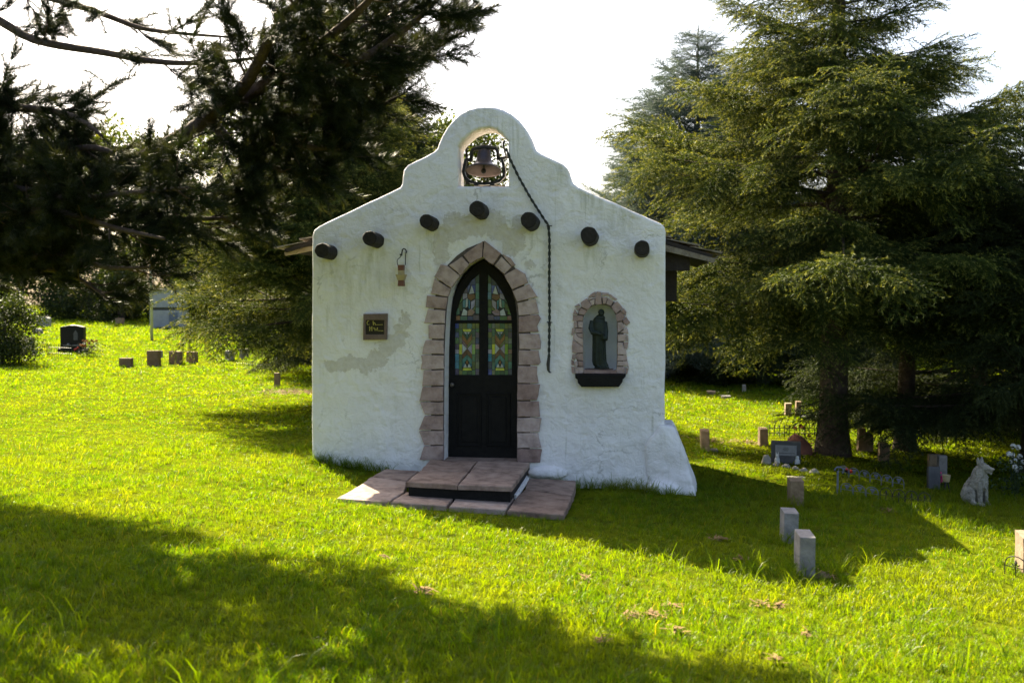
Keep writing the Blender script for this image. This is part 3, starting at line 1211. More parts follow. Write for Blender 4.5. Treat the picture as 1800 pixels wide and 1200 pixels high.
kp = at(795, 676, DY - 0.03)
mb = MB()
mb.tube([(kp.x, DY + 0.01, kp.z), (kp.x, DY - 0.02, kp.z)], 0.012, 10)
mb.ell((kp.x, DY - 0.04, kp.z), (0.026, 0.022, 0.026), 14, 10)
mb.build('door_knob', M_KNOB, door, smooth=True)
mb = MB()
th = [at(786, 805, 0.1), at(909, 808, 0.1)]
mb.box(((th[0].x + th[1].x) / 2, 0.17, th[0].z - 0.09), (th[1].x - th[0].x + 0.06, 0.40, 0.16))
mb.build('door_sill', M_PAVING, chapel)
# white reveal boards of the frame
GL = {}


def glassmat(key):
    if key not in GL:
        c = {'blue': (0.03, 0.05, 0.30), 'dkblue': (0.015, 0.025, 0.10), 'cyan': (0.03, 0.22, 0.36), 'green': (0.05, 0.15, 0.06), 'olive': (0.13, 0.15, 0.04), 'yellow': (0.62, 0.66, 0.05),
             'white': (0.55, 0.60, 0.58), 'lav': (0.36, 0.33, 0.42), 'brown': (0.16, 0.055, 0.03), 'rust': (0.26, 0.10, 0.03), 'teal': (0.05, 0.21, 0.19), 'purple': (0.08, 0.05, 0.14),
             'dkgreen': (0.025, 0.07, 0.04), 'pink': (0.30, 0.17, 0.17), 'lime': (0.25, 0.42, 0.04), 'grey': (0.10, 0.11, 0.10)}[key]
        c = tuple(0.75 * v + 0.25 * w_ for v, w_ in zip(c, (0.085, 0.125, 0.165)))
        GL[key] = mk('glass ' + key, [tuple(v * 0.7 for v in c), tuple(min(1, v * 1.15) for v in c)], 0.16, 18, 4, 0.15, 14, spec=0.6)
    return GL[key]


def clip_poly(poly, region):
    out = list(poly)
    n = len(region)
    sgn = 1 if area2(region) > 0 else -1
    for i in range(n):
        a, b_ = region[i], region[(i + 1) % n]
        inp, out = out, []
        if not inp:
            return []

        def sd(p):
            return sgn * ((b_[0] - a[0]) * (p[1] - a[1]) - (b_[1] - a[1]) * (p[0] - a[0]))
        for j in range(len(inp)):
            p, q = inp[j - 1], inp[j]
            sp, sq = sd(p), sd(q)
            if (sp >= 0) != (sq >= 0):
                t = sp / (sp - sq)
                out.append((p[0] + (q[0] - p[0]) * t, p[1] + (q[1] - p[1]) * t))
            if sq >= 0:
                out.append(q)
    return out


def glass_window(pieces, region_px):
    """pieces: (material key, [(px, py) ...]); each piece is a bevelled bit of glass set in a lead sheet"""
    keys = sorted(set(k for k, _ in pieces))
    mats = [glassmat(k) for k in keys]
    mb = MB()
    reg = [fx(x, y, DY + 0.02) for x, y in region_px]
    lead = MB()
    slab_xz(lead, inset(reg if area2(reg) > 0 else reg[::-1], -0.012), [], DY + 0.028, DY + 0.034)
    for k, poly in pieces:
        q = clip_poly(poly, region_px)
        if len(q) < 3:
            continue
        q = [fx(x, y, DY + 0.02) for x, y in q]
        if area2(q) < 0:
            q.reverse()
        if abs(area2(q)) < 5e-5:
            continue
        q = inset(q, 0.0024)
        if area2(q) <= 1e-5:
            continue
        # every piece sits at its own slight tilt
        tx, tz = rs.uniform(-0.05, 0.05), rs.uniform(-0.05, 0.05)
        cx0, cz0 = sum(p[0] for p in q) / len(q), sum(p[1] for p in q) / len(q)
        prism(mb, [(p[0], DY + 0.022 + tx * (p[0] - cx0) + tz * (p[1] - cz0), p[1]) for p in q], (0, 0.009, 0), keys.index(k))
    ld = lead.build('lead_came', M_LEAD, door)
    gl = mb.build('stained_glass', mats, door)
    gl['kind'] = 'stuff'
    return gl


def lower_window(reg, flip):
    x0, x1 = min(p[0] for p in reg), max(p[0] for p in reg)
    y0, y1 = min(p[1] for p in reg), max(p[1] for p in reg)
    W_, H_ = x1 - x0, y1 - y0

    def P(pts):
        return [(x0 + (1 - u if False else u) * W_, y0 + v * H_) for u, v in pts]

    def rect(u0, v0, u1, v1):
        return P([(u0, v0), (u1, v0), (u1, v1), (u0, v1)])
    pc = []
    lc = ['blue', 'dkgreen', 'dkblue', 'green', 'purple', 'lav', 'cyan', 'cyan', 'purple'] if not flip else ['green', 'purple', 'olive', 'dkgreen', 'green', 'lav', 'cyan', 'dkblue', 'blue']
    vs_ = [0, 0.10, 0.2, 0.34, 0.48, 0.57, 0.70, 0.88, 1.0]
    vs_ = [0, 0.10, 0.17, 0.28, 0.4, 0.5, 0.59, 0.74, 0.88, 1.0]
    for i in range(9):
        pc.append((lc[i], rect(0, vs_[i], 0.17, vs_[i + 1])))
    rc = ['olive', 'green', 'purple', 'dkblue', 'pink', 'dkgreen', 'grey', 'olive', 'purple'] if not flip else ['olive', 'dkblue', 'purple', 'olive', 'green', 'pink', 'grey', 'teal', 'dkblue']
    for i in range(9):
        pc.append((rc[i], rect(0.84, vs_[i], 1.0, vs_[i + 1])))
    for (u0, u1, cc) in ((0.17, 0.30, ['olive', 'green', 'olive', 'yellow', 'dkgreen', 'green', 'olive']), (0.70, 0.84, ['olive', 'dkgreen', 'olive', 'lime', 'green', 'olive', 'green'])):
        vv_ = [0, 0.11, 0.25, 0.40, 0.60, 0.74, 0.90, 1.0]
        for i in range(7):
            pc.append((cc[i], rect(u0, vv_[i], u1, vv_[i + 1])))
    A, B = 0.30, 0.70
    pc += [('olive', rect(A, 0, 0.5, 0.11)), ('green', rect(0.5, 0, B, 0.11)),
           ('yellow', P([(A, 0.11), (B, 0.11), (0.64, 0.165), (0.36, 0.165)])),
           ('white', P([(0.36, 0.165), (0.5, 0.165), (0.46, 0.225)])), ('white', P([(0.5, 0.165), (0.64, 0.165), (0.54, 0.225)])),
           ('dkgreen', P([(A, 0.11), (0.36, 0.165), (0.5, 0.29), (0.5, 0.33), (A, 0.2)])), ('dkgreen', P([(B, 0.11), (0.64, 0.165), (0.5, 0.29), (0.5, 0.33), (B, 0.2)])),
           ('teal', P([(0.46, 0.225), (0.5, 0.165), (0.54, 0.225), (0.5, 0.29)])),
           ('rust', P([(A, 0.2), (0.5, 0.33), (0.5, 0.43), (A, 0.31)])), ('rust', P([(B, 0.2), (0.5, 0.33), (0.5, 0.43), (B, 0.31)])),
           ('brown', P([(A, 0.31), (0.5, 0.43), (0.5, 0.49), (A, 0.39)])), ('olive', P([(B, 0.31), (0.5, 0.43), (0.5, 0.49), (B, 0.39)])),
           ('white', P([(A, 0.39), (0.5, 0.49), (A, 0.60)])), ('lav', P([(B, 0.39), (0.5, 0.49), (B, 0.60)])),
           ('brown', P([(A, 0.60), (0.5, 0.49), (0.5, 0.60), (A, 0.70)])), ('brown', P([(B, 0.60), (0.5, 0.49), (0.5, 0.60), (B, 0.70)])),
           ('teal', P([(A, 0.70), (0.5, 0.60), (0.5, 0.70), (A, 0.82)])), ('teal', P([(B, 0.70), (0.5, 0.60), (0.5, 0.70), (B, 0.82)])),
           ('rust', P([(0.44, 0.76), (0.5, 0.70), (0.56, 0.76), (0.5, 0.81)])), ('cyan', P([(A, 0.82), (0.44, 0.74), (0.40, 0.80), (0.33, 0.855)])),
           ('white', P([(0.33, 0.855), (0.43, 0.77), (0.5, 0.855)])), ('white', P([(0.5, 0.855), (0.57, 0.77), (0.67, 0.855)])), ('cyan', P([(B, 0.82), (0.56, 0.74), (0.60, 0.80), (0.67, 0.855)])),
           ('yellow', P([(0.33, 0.86), (0.67, 0.86), (B, 0.915), (A, 0.915)])), ('green', rect(A, 0.915, 0.5, 1)), ('dkgreen', rect(0.5, 0.915, B, 1))]
    return glass_window(pc, reg)


def upper_window(reg, flip):
    x0, x1 = min(p[0] for p in reg), max(p[0] for p in reg)
    y0, y1 = min(p[1] for p in reg), max(p[1] for p in reg)
    W_, H_ = x1 - x0, y1 - y0
    P = lambda pts: [(x0 + ((1 - u) if flip else u) * W_, y0 + v * H_) for u, v in pts]
    rect = lambda u0, v0, u1, v1: P([(u0, v0), (u1, v0), (u1, v1), (u0, v1)])
    pc = []
    for (v0, v1, k) in ((0, .2, 'dkgreen'), (.2, .38, 'green'), (.38, .55, 'teal'), (.55, .72, 'dkgreen'), (.72, .86, 'green')):
        pc.append((k, rect(0.84, v0, 1.0, v1)))
    pc += [('dkblue', rect(0.5, 0, 0.84, 0.24)), ('purple', rect(0.3, 0.1, 0.5, 0.42)), ('dkblue', P([(0.5, 0.24), (0.66, 0.24), (0.54, 0.42), (0.5, 0.42)])),
           ('white', P([(0.68, 0.24), (0.80, 0.42), (0.56, 0.44)])), ('blue', P([(0.66, 0.24), (0.84, 0.24), (0.84, 0.42), (0.80, 0.42)])),
           ('brown', P([(0.5, 0.44), (0.80, 0.43), (0.84, 0.52), (0.64, 0.58), (0.5, 0.52)])), ('lav', P([(0.3, 0.42), (0.5, 0.42), (0.5, 0.52), (0.3, 0.56)])),
           ('white', P([(0.44, 0.54), (0.52, 0.52), (0.52, 0.70), (0.42, 0.74)])), ('cyan', P([(0.54, 0.54), (0.62, 0.58), (0.60, 0.78), (0.54, 0.72)])),
           ('lav', P([(0.64, 0.60), (0.84, 0.54), (0.80, 0.70), (0.64, 0.78)])), ('olive', P([(0.80, 0.70), (0.84, 0.54), (0.84, 0.78), (0.64, 0.8)])),
           ('green', P([(0.12, 0.50), (0.3, 0.44), (0.3, 0.58), (0.12, 0.66)])), ('teal', P([(0.3, 0.58), (0.44, 0.54), (0.42, 0.74), (0.3, 0.72)])),
           ('olive', P([(0.0, 0.60), (0.14, 0.52), (0.14, 0.72), (0.0, 0.74)])), ('dkgreen', P([(0.14, 0.66), (0.3, 0.60), (0.3, 0.8), (0.14, 0.8)])),
           ('white', P([(0.24, 0.90), (0.34, 0.74), (0.5, 0.80), (0.48, 0.90)])), ('pink', P([(0.5, 0.80), (0.66, 0.74), (0.84, 0.82), (0.7, 0.9), (0.5, 0.9)])),
           ('green', P([(0.0, 0.74), (0.14, 0.72), (0.2, 0.86), (0.0, 0.9)])), ('rust', rect(0.02, 0.90, 0.20, 1)), ('green', rect(0.20, 0.91, 0.5, 1)), ('dkblue', rect(0.5, 0.91, 0.74, 1)), ('purple', rect(0.74, 0.88, 1, 1)),
           ('purple', P([(0.0, 0.3), (0.3, 0.0), (0.3, 0.42), (0.1, 0.52)]))]
    return glass_window(pc, reg)


lower_window(glass_ll, False)
lower_window(glass_lr, True)
upper_window(glass_ul, False)
upper_window(glass_ur, True)

# ------------------------------------------------------------------ bell in the gable
bp_ = at(851.5, 300, 0.17)
k = mpp(bp_)
BZ = lambda y: at(851.5, y, 0.17).z
BX = lambda x: at(x, 300, 0.17).x
bell = thing('bell', (bp_.x, 0.17, BZ(327)), 'dark cast bell hanging in the round topped opening of the gable', 'bell')
prof = [(0.0, 264), (7, 264.2), (10.5, 266), (11.5, 270), (12.0, 276), (13.2, 282), (15.5, 288), (19, 292.5), (24, 296.5), (30.5, 300.5), (31.5, 303)]
T = Matrix.Rotation(math.radians(-13), 4, 'X')
cz = BZ(264)


def tilt(mbx):
    c = Vector((bp_.x, 0.17, cz))
    mbx.v = [tuple((T @ (Vector(p) - c)) + c) for p in mbx.v]


mb = MB()
pr = [(r * k, BZ(y)) for r, y in prof]
n = 40
c0 = Vector((bp_.x, 0.17, 0))
vs, fs = [], []
rings = [(r, z) for r, z in pr] + [(r - 0.018, z + 0.004) for r, z in reversed(pr[1:])]
for r, z in rings:
    for i in range(n):
        a = 2 * math.pi * i / n
        vs.append((c0.x + max(r, 0.0005) * math.cos(a), c0.y + max(r, 0.0005) * math.sin(a), z))
no = len(pr)
fo, fi = [], []
for j in range(len(rings) - 1):
    for i in range(n):
        (fo if j < no - 1 else fi).append((j * n + i, j * n + (i + 1) % n, (j + 1) * n + (i + 1) % n, (j + 1) * n + i))
mb.add(vs, fo, 0)
mb.f += fi
mb.m += [1] * len(fi)
tilt(mb)
mb.build('bell_body', [M_BELL, M_BELLIN], bell, smooth=True)
mb = MB()
mb.tube([(bp_.x, 0.17, BZ(270)), (bp_.x, 0.17, BZ(300))], 0.012, 8)
mb.ell((bp_.x, 0.17, BZ(303)), (0.03, 0.03, 0.035), 12, 8)
tilt(mb)
mb.build('clapper', M_IRON, bell, smooth=True)
mb = MB()
yk = [(828, 281), (829, 268), (832, 262), (840, 260.5), (851.5, 259), (864, 260.5), (872, 262), (875, 268), (876, 280)]
mb.tube([(BX(x), 0.17, BZ(y)) for x, y in yk], [0.022, 0.02, 0.022, 0.026, 0.03, 0.026, 0.022, 0.02, 0.022], 10)
mb.tube([(bp_.x, 0.17, BZ(256)), (bp_.x, 0.17, BZ(266))], 0.03, 10)
mb.tube([(BX(820), 0.17, BZ(280)), (BX(830), 0.17, BZ(281))], 0.02, 10)
mb.tube([(BX(874), 0.17, BZ(280)), (BX(894), 0.17, BZ(277))], 0.018, 10)
mb.build('yoke', M_IRON, bell, smooth=True)
mb = MB()
ring = [(820, 280), (817, 290), (815, 302), (818, 312), (826, 319), (838, 322.5), (852, 323.5), (866, 322.5), (878, 319), (886, 311), (887, 302), (885, 290), (882, 279)]
pp = [Vector((BX(x), 0.17, BZ(y))) for x, y in ring]
for i in range(len(pp) - 1):
    d = (pp[i + 1] - pp[i])
    mid = (pp[i] + pp[i + 1]) / 2
    mb.box(mid, (d.length * 1.16, 0.07, 0.032), 0, 0, math.atan2(-d.z, d.x))
mb.box((BX(838), 0.17, BZ(325.5)), (0.05, 0.12, 0.03))
mb.box((BX(866), 0.17, BZ(325.5)), (0.05, 0.12, 0.03))
mb.build('bell_stand', M_IRON, bell)
mb = MB()
mb.tube([(BX(891), 0.16, BZ(278)), (BX(890), 0.05, BZ(270)), (BX(889), -0.03, BZ(262)), (BX(891), -0.05, BZ(254))], 0.011, 8)
mb.ell((BX(891), -0.04, BZ(255)), (0.016, 0.02, 0.016), 8, 6)
mb.build('bell_lever', M_IRON, bell)

# rope: two twisted strands
rp = [at(x, y, Y) for x, y, Y in [(890, 262, -0.05), (897, 281, -0.05), (912, 312, -0.045), (935, 352, -0.045), (956, 385, -0.05), (964, 396, -0.055), (966, 420, -0.055), (965.5, 480, -0.055), (966, 540, -0.05), (965.5, 600, -0.05), (965, 628, -0.05)]]
rope = thing('bell_rope', rp[0], 'dark twisted bell rope hanging down the white facade between door and niche', 'rope')
dense = []
for i in range(len(rp) - 1):
    L_ = (rp[i + 1] - rp[i]).length
    nn = max(2, int(L_ / 0.014))
    dense += [rp[i].lerp(rp[i + 1], j / nn) for j in range(nn)]
dense.append(rp[-1])
for s in (0, 1):
    mb = MB()
    pts = []
    for i, p in enumerate(dense):
        a = i * 0.62 + s * math.pi
        pts.append(p + Vector((math.cos(a), math.sin(a), 0)) * 0.0085)
    mb.tube(pts, 0.0095, 5)
    mb.build('rope_strand', mk('rope', [(0.012, 0.016, 0.015), (0.06, 0.065, 0.06)], 0.8, 60, 3), rope)
mb = MB()
q = [at(x, y, -0.05) for x, y in [(965, 626), (963.5, 640), (964, 650), (966, 654), (969, 654.5)]]
mb.tube(q, [0.016, 0.02, 0.016, 0.01, 0.006], 8)
mb.build('rope_handle', M_IRON, rope)
for (x, y) in ((966, 397), (966.5, 566)):
    mb = MB()
    p = at(x, y, -0.05)
    mb.tube([(p.x - 0.03, 0.01, p.z), (p.x - 0.028, -0.07, p.z), (p.x + 0.03, -0.075, p.z - 0.004)], 0.006, 6)
    mb.build('rope_hook', M_IRON, chapel)

# ------------------------------------------------------------------ hanging pottery lantern and plaque
lp = at(706, 470, -0.11)
k = mpp(lp)
lan = thing('hanging_lantern', (lp.x, -0.11, at(706, 502, -0.11).z), 'small red and cream lantern hanging on a wire hook left of the door', 'lantern')
LQ = lambda x, y, Y=-0.11: at(660 + x / 12.0, 420 + y / 12.0, Y)
M_TERRA = mk('red pottery', [(0.13, 0.055, 0.04), (0.20, 0.085, 0.06)], 0.6, 20, 5, 0.2, 40)
M_CREAM = mk('cream pottery', [(0.34, 0.27, 0.15), (0.44, 0.36, 0.20)], 0.6, 20, 5, 0.2, 40)
for nm, y0, y1, w0, w1, m in (('lantern_top', 548, 665, 90, 80, M_TERRA), ('lantern_body', 665, 755, 78, 84, M_CREAM), ('lantern_rim', 750, 775, 142, 138, M_CREAM), ('lantern_bowl', 775, 870, 132, 96, M_CREAM), ('lantern_base', 865, 995, 80, 92, M_TERRA)):
    mb = MB()
    c = LQ(545, 600)
    za, zb2 = LQ(540, y0).z, LQ(540, y1).z
    mb.lathe([(w1 / 12 * k, zb2), (w0 / 12 * k, za)], (c.x, -0.11, 0), 4)
    M4 = Matrix.Translation((c.x, -0.11, 0)) @ Matrix.Rotation(math.radians(45), 4, 'Z') @ Matrix.Translation((-c.x, 0.11, 0))
    mb.v = [tuple(M4 @ Vector(p)) for p in mb.v]
    mb.build(nm, m, lan)
mb = MB()
mb.tube([LQ(632, 550), LQ(634, 330), LQ(640, 270, -0.02)], 0.0055, 6)
mb.tube([LQ(470, 550), LQ(455, 470), LQ(470, 430), LQ(540, 365)], 0.0045, 6)
mb.build('lantern_wire', M_IRON, lan)
mb = MB()
mb.tube([LQ(650, 300, 0.02), LQ(655, 260, -0.05), LQ(630, 220), LQ(600, 205), LQ(570, 225), LQ(558, 290), LQ(552, 350), LQ(530, 350), LQ(520, 315)], 0.008, 6)
mb.build('wall_hook', M_IRON, chapel)

pq = lambda x, y, Y=-0.05: fx(630 + x / 18.46, 540 + y / 18.46, Y)
pc_ = at(658.5, 574, -0.03)
plq = thing('plaque', (pc_.x, -0.03, at(658, 597, -0.03).z), 'small brown framed memorial plaque with gold lettering on the white wall', 'plaque')
mb = MB()
slab_xz(mb, [pq(150, 1060), pq(905, 1045), pq(925, 205), pq(160, 215)], [[pq(230, 880), pq(832, 880), pq(840, 415), pq(230, 415)]], -0.055, -0.002, 0.006, 2)
mb.build('plaque_frame', mk('plaque stone', [(0.13, 0.09, 0.072), (0.19, 0.135, 0.11)], 0.85, 14, 6, 0.4, 40), plq)
mb = MB()
slab_xz(mb, [pq(225, 890), pq(838, 885), pq(845, 410), pq(225, 410)], [], -0.035, -0.004, 0.003, 1)
mb.build('plaque_panel', mk('plaque black', [(0.012, 0.008, 0.004), (0.02, 0.014, 0.008)], 0.4), plq)
M_GOLD = mk('gold lettering', [(0.36, 0.30, 0.06), (0.45, 0.38, 0.10)], 0.5)
mb = MB()
PS = lambda pts, w: [mb.tube([(*pq(x, y)[:1], -0.038, pq(x, y)[1]) for x, y in pts], w, 5)]
PS([(335, 450), (295, 445), (268, 500), (282, 560), (318, 560)], 0.006)      # C
PS([(345, 560), (352, 558)], 0.005)
PS([(465, 440), (480, 580)], 0.006)                                            # h
PS([(478, 520), (515, 495), (540, 560), (545, 580)], 0.006)
PS([(560, 570), (780, 562)], 0.0035)
PS([(360, 770), (355, 620), (390, 700), (425, 620), (430, 770)], 0.006)        # M
PS([(470, 650), (478, 700)], 0.004)
PS([(510, 660), (535, 765), (562, 690), (590, 765), (610, 655)], 0.006)        # w
PS([(625, 755), (800, 765)], 0.0035)
mb.build('plaque_lettering', M_GOLD, plq)

# ------------------------------------------------------------------ statue in the niche
sx, sz = at(1055.5, 648, 0.06).x, at(1055.5, 647, 0.06).z
ks = mpp(at(1055, 600, 0.06))
statue = thing('statue', (sx, 0.06, sz), 'dark bronze statue of a robed monk standing in the wall niche', 'statue')
SU = lambda x: (x - 355) / 6.318 * ks
SH = lambda y: (935 - y) / 6.318 * ks
mb = MB()
# robe: stacked ovals (centre x, half width, half depth, pixel height)
RW = 0.88
robe = [(375, 78, 46, 925), (360, 92, 50, 900), (345, 88, 52, 860), (340, 84, 54, 760), (338, 82, 56, 650), (336, 84, 58, 560), (334, 88, 60, 480), (335, 84, 58, 420), (340, 66, 48, 378), (352, 44, 36, 352), (360, 30, 28, 335)]
vs, fs = [], []
n = 36
for (cx_, w, dpt, y) in robe:
    fold = 0.10 * min(1, max(0, (y - 420) / 400))
    for i in range(n):
        a = 2 * math.pi * i / n
        q = 1 + fold * math.sin(7 * a + y * 0.004) + 0.5 * fold * math.sin(12 * a + 1)
        vs.append((SU(cx_ + RW * w * q * math.cos(a)), dpt / 6.318 * ks * q * math.sin(a), SH(y)))
for j in range(len(robe) - 1):
    for i in range(n):
        fs.append((j * n + i, j * n + (i + 1) % n, (j + 1) * n + (i + 1) % n, (j + 1) * n + i))
fs += [tuple(range(n)), tuple(range((len(robe) - 1) * n, len(robe) * n))]
mb.add(vs, fs)
u = ks / 6.318
mb.ell((SU(363), -0.028, SH(316)), (34 * u, 36 * u, 40 * u), 16, 12)                    # head, bowed to the right
mb.ell((SU(372), -0.062, SH(310)), (7 * u, 9 * u, 10 * u), 8, 6)                       # nose
mb.ell((SU(366), -0.052, SH(334)), (22 * u, 16 * u, 16 * u), 10, 8)                    # bearded chin
for e_ in (-1, 1):
    mb.ell((SU(363 + 33 * e_), -0.024, SH(314)), (5 * u, 8 * u, 11 * u), 8, 6)           # ears
mb.lathe([(58 * u, SH(385)), (52 * u, SH(365)), (40 * u, SH(350)), (34 * u, SH(344))], (SU(350), 0.0, 0), 20)   # hood round the neck
mb.tube([(SU(262), -0.005, SH(410)), (SU(246), -0.03, SH(490)), (SU(268), -0.07, SH(540)), (SU(330), -0.10, SH(545)), (SU(372), -0.105, SH(560))], [28 * u, 27 * u, 25 * u, 22 * u, 14 * u], 12)
mb.tube([(SU(404), -0.005, SH(420)), (SU(416), -0.03, SH(520)), (SU(412), -0.07, SH(615)), (SU(392), -0.095, SH(600)), (SU(382), -0.11, SH(572))], [25 * u, 26 * u, 26 * u, 22 * u, 14 * u], 12)
mb.ell((SU(380), -0.115, SH(558)), (16 * u, 14 * u, 22 * u), 10, 8)                     # folded hands
for q in range(4):
    mb.tube([(SU(371 + q * 6), -0.122, SH(566)), (SU(374 + q * 6), -0.13, SH(545)), (SU(378 + q * 4), -0.122, SH(530))], 4.2 * u, 6)
mb.tube([(SU(352), -0.088, SH(640)), (SU(356), -0.085, SH(760)), (SU(362), -0.075, SH(870))], 8 * u, 6)   # cord of the habit
mb.ell((SU(340), -0.07, SH(922)), (22 * u, 40 * u, 12 * u), 10, 6)                     # feet
mb.ell((SU(410), -0.06, SH(924)), (34 * u, 36 * u, 12 * u), 10, 6)
mb.v = [(p[0], p[1], p[2]) for p in mb.v]
remeshed(mb, 'robed_figure', M_BRONZE, statue, 0.006, 2)
mb = MB()
mb.lathe([(84 * u, 0.0), (84 * u, 0.010), (76 * u, 0.018)], (SU(370), -0.015, -0.001), 28, sy=0.75)
mb.build('statue_base', M_BRONZE, statue, local=True)

# ------------------------------------------------------------------ paved landing and step
steps = thing('front_step', (0, -0.9, GZ(0, -0.9)), 'reddish sandstone slab step on a wider paved landing before the chapel door', 'step')


def paving(polys, f, thick, name, over=0.0):
    for poly in polys:
        q = [on_plane(x, y, f) for x, y in poly]
        pl = [(p.x, p.y) for p in q]
        if area2(pl) < 0:
            pl.reverse()
        pl = ragged(inset(pl, 0.004), 0.006, 0.09, rs)
        dz = rs.uniform(-0.004, 0.004)
        mb = MB()
        n_ = len(pl)
        ins = inset(pl, 0.008)
        vs = [(x, y, f(x, y) - thick + dz) for x, y in pl] + [(x, y, f(x, y) - 0.008 + dz) for x, y in pl] + [(x, y, f(x, y) + dz) for x, y in ins]
        fs = [(j * n_ + i, j * n_ + (i + 1) % n_, (j + 1) * n_ + (i + 1) % n_, (j + 1) * n_ + i) for j in range(2) for i in range(n_)]
        mb.add(vs, fs)
        mb.add([(x, y, f(x, y) + dz) for x, y in ins], [tuple(t) for t in tessellate_polygon([[Vector((x, y, 0)) for x, y in ins]])])
        mb.build(name, M_PAVING, steps)


S4 = lambda x, y: (560 + x / 3.6, 660 + y / 3.6)
paving([[S4(*p) for p in s] for s in [
    [(108, 778), (440, 802), (545, 733), (560, 668), (330, 640), (262, 690)],
    [(335, 636), (560, 664), (640, 600), (420, 588)],
    [(450, 802), (812, 826), (872, 756), (552, 736)],
    [(822, 828), (1184, 850), (1236, 772), (882, 757)],
    [(1192, 852), (1556, 880), (1606, 764), (1300, 720), (1246, 770)],
    [(1302, 716), (1608, 758), (1632, 664), (1330, 648)]]], SLAB_LOW, 0.10, 'paving_slab')
paving([[S4(*p) for p in s] for s in [
    [(548, 672), (878, 690), (950, 606), (640, 600)],
    [(645, 596), (952, 602), (1000, 540), (700, 528)],
    [(884, 690), (1228, 702), (1336, 548), (1004, 540), (955, 606)]]], SLAB_UP, 0.050, 'step_slab')
a, b2, c = on_plane(*S4(560, 676), SLAB_UP), on_plane(*S4(1215, 700), SLAB_UP), on_plane(*S4(1318, 556), SLAB_UP)
d_ = on_plane(*S4(712, 530), SLAB_UP)
mb = MB()
prism(mb, [(p.x * 0.985, p.y + 0.03, SLAB_UP(p.x, p.y) - 0.048) for p in (a, b2, c, d_)], (0, 0, -0.20))
mb.build('riser', M_BLACKWOOD, steps)
mb = MB()
rr2 = [on_plane(*S4(x, y), SLAB_LOW) for x, y in [(1238, 768), (1252, 770), (1330, 660), (1318, 645)]]
prism(mb, [(p.x, p.y, p.z - 0.02) for p in rr2], (0, 0, 0.045))
mb.build('mortar_strip', M_STUCCO, steps)
FOOT_LOW = [on_plane(*S4(x, y), SLAB_LOW) for x, y in [(108, 778), (1556, 880), (1632, 664), (1330, 645), (640, 598), (420, 586), (262, 690)]]
FOOT_LOW = [(p.x, p.y) for p in FOOT_LOW]

# ------------------------------------------------------------------ graves and garden ornaments
M_TAN = mk('tan gravestone', [(0.15, 0.105, 0.065), (0.25, 0.18, 0.115), (0.31, 0.235, 0.155)], 0.9, 9, 7, 0.5, 40, rnd=0.14)
M_GREY = mk('grey gravestone', [(0.15, 0.14, 0.135), (0.24, 0.225, 0.215), (0.31, 0.29, 0.275)], 0.85, 10, 7, 0.4, 40, rnd=0.14)
M_SLATE = mk('slate', [(0.06, 0.06, 0.065), (0.10, 0.10, 0.105)], 0.6, 8, 6, 0.3, 40)
M_PALE = mk('pale stone', [(0.26, 0.24, 0.21), (0.38, 0.35, 0.31)], 0.9, 12, 6, 0.5, 30, rnd=0.1)
M_WHITE = mk('white painted plaster', [(0.60, 0.60, 0.60), (0.74, 0.74, 0.73)], 0.7, 14, 5, 0.2, 40)
M_GRANITE = mk('black granite', [(0.006, 0.006, 0.007), (0.013, 0.013, 0.014)], 0.4, 40, 3, spec=0.15)
M_REDROCK = mk('red boulder', [(0.20, 0.08, 0.055), (0.32, 0.14, 0.10)], 0.9, 9, 6, 0.6, 20)
M_BROWNST = mk('brown stone', [(0.14, 0.095, 0.06), (0.24, 0.17, 0.11)], 0.9, 9, 7, 0.5, 30, rnd=0.12)
M_WIREW = mk('pale blue wire', [(0.11, 0.125, 0.16), (0.19, 0.21, 0.26)], 0.6, 30, 4)
M_CONC = mk('cast concrete', [(0.14, 0.13, 0.105), (0.27, 0.255, 0.215), (0.34, 0.325, 0.275)], 0.9, 14, 8, 0.8, 34, bdist=0.03)


def stone(name, px, py, wpx, hpx, dep, label, cat='gravestone', mat=None, rz=0.0, top='flat', group=None, wm=None, lean=0.0, sink=0.06):
    p = gnd(px, py)
    s = mpp(p)
    w, h = (wm or wpx * s), hpx * s
    if top == 'flat':
        prof = [(-w / 2, -sink), (w / 2, -sink), (w / 2 * 0.99, h), (-w / 2 * 0.99, h)]
    elif top == 'pitched':
        prof = [(-w / 2, -sink), (w / 2, -sink), (w / 2, h * 0.93), (w * 0.2, h * 0.97), (0, h), (-w * 0.2, h * 0.97), (-w / 2, h * 0.93)]
    elif top == 'round':
        prof = [(-w / 2, -sink), (w / 2, -sink)] + [(w / 2 * math.cos(a), h - w * 0.3 + w * 0.3 * math.sin(a)) for a in [math.pi * i / 10 for i in range(11)]]
    elif top == 'slant':
        prof = [(-w / 2, -sink), (w / 2, -sink), (w / 2, h * 0.86), (w * 0.1, h), (-w / 2, h * 0.95)]
    prof = [q for i, q in enumerate(ragged(prof, w * 0.012, 0.09, R))]
    mb = MB()
    slab_xz(mb, prof, [], -dep / 2, dep / 2, min(0.012, w * 0.06), 2)
    o = mb.build(name, mat or M_TAN, None, local=True)
    o.location = p
    o.rotation_euler = (lean, uni(-0.03, 0.03), rz)
    ORG[o.name] = p
    return tag(o, label, cat, group)


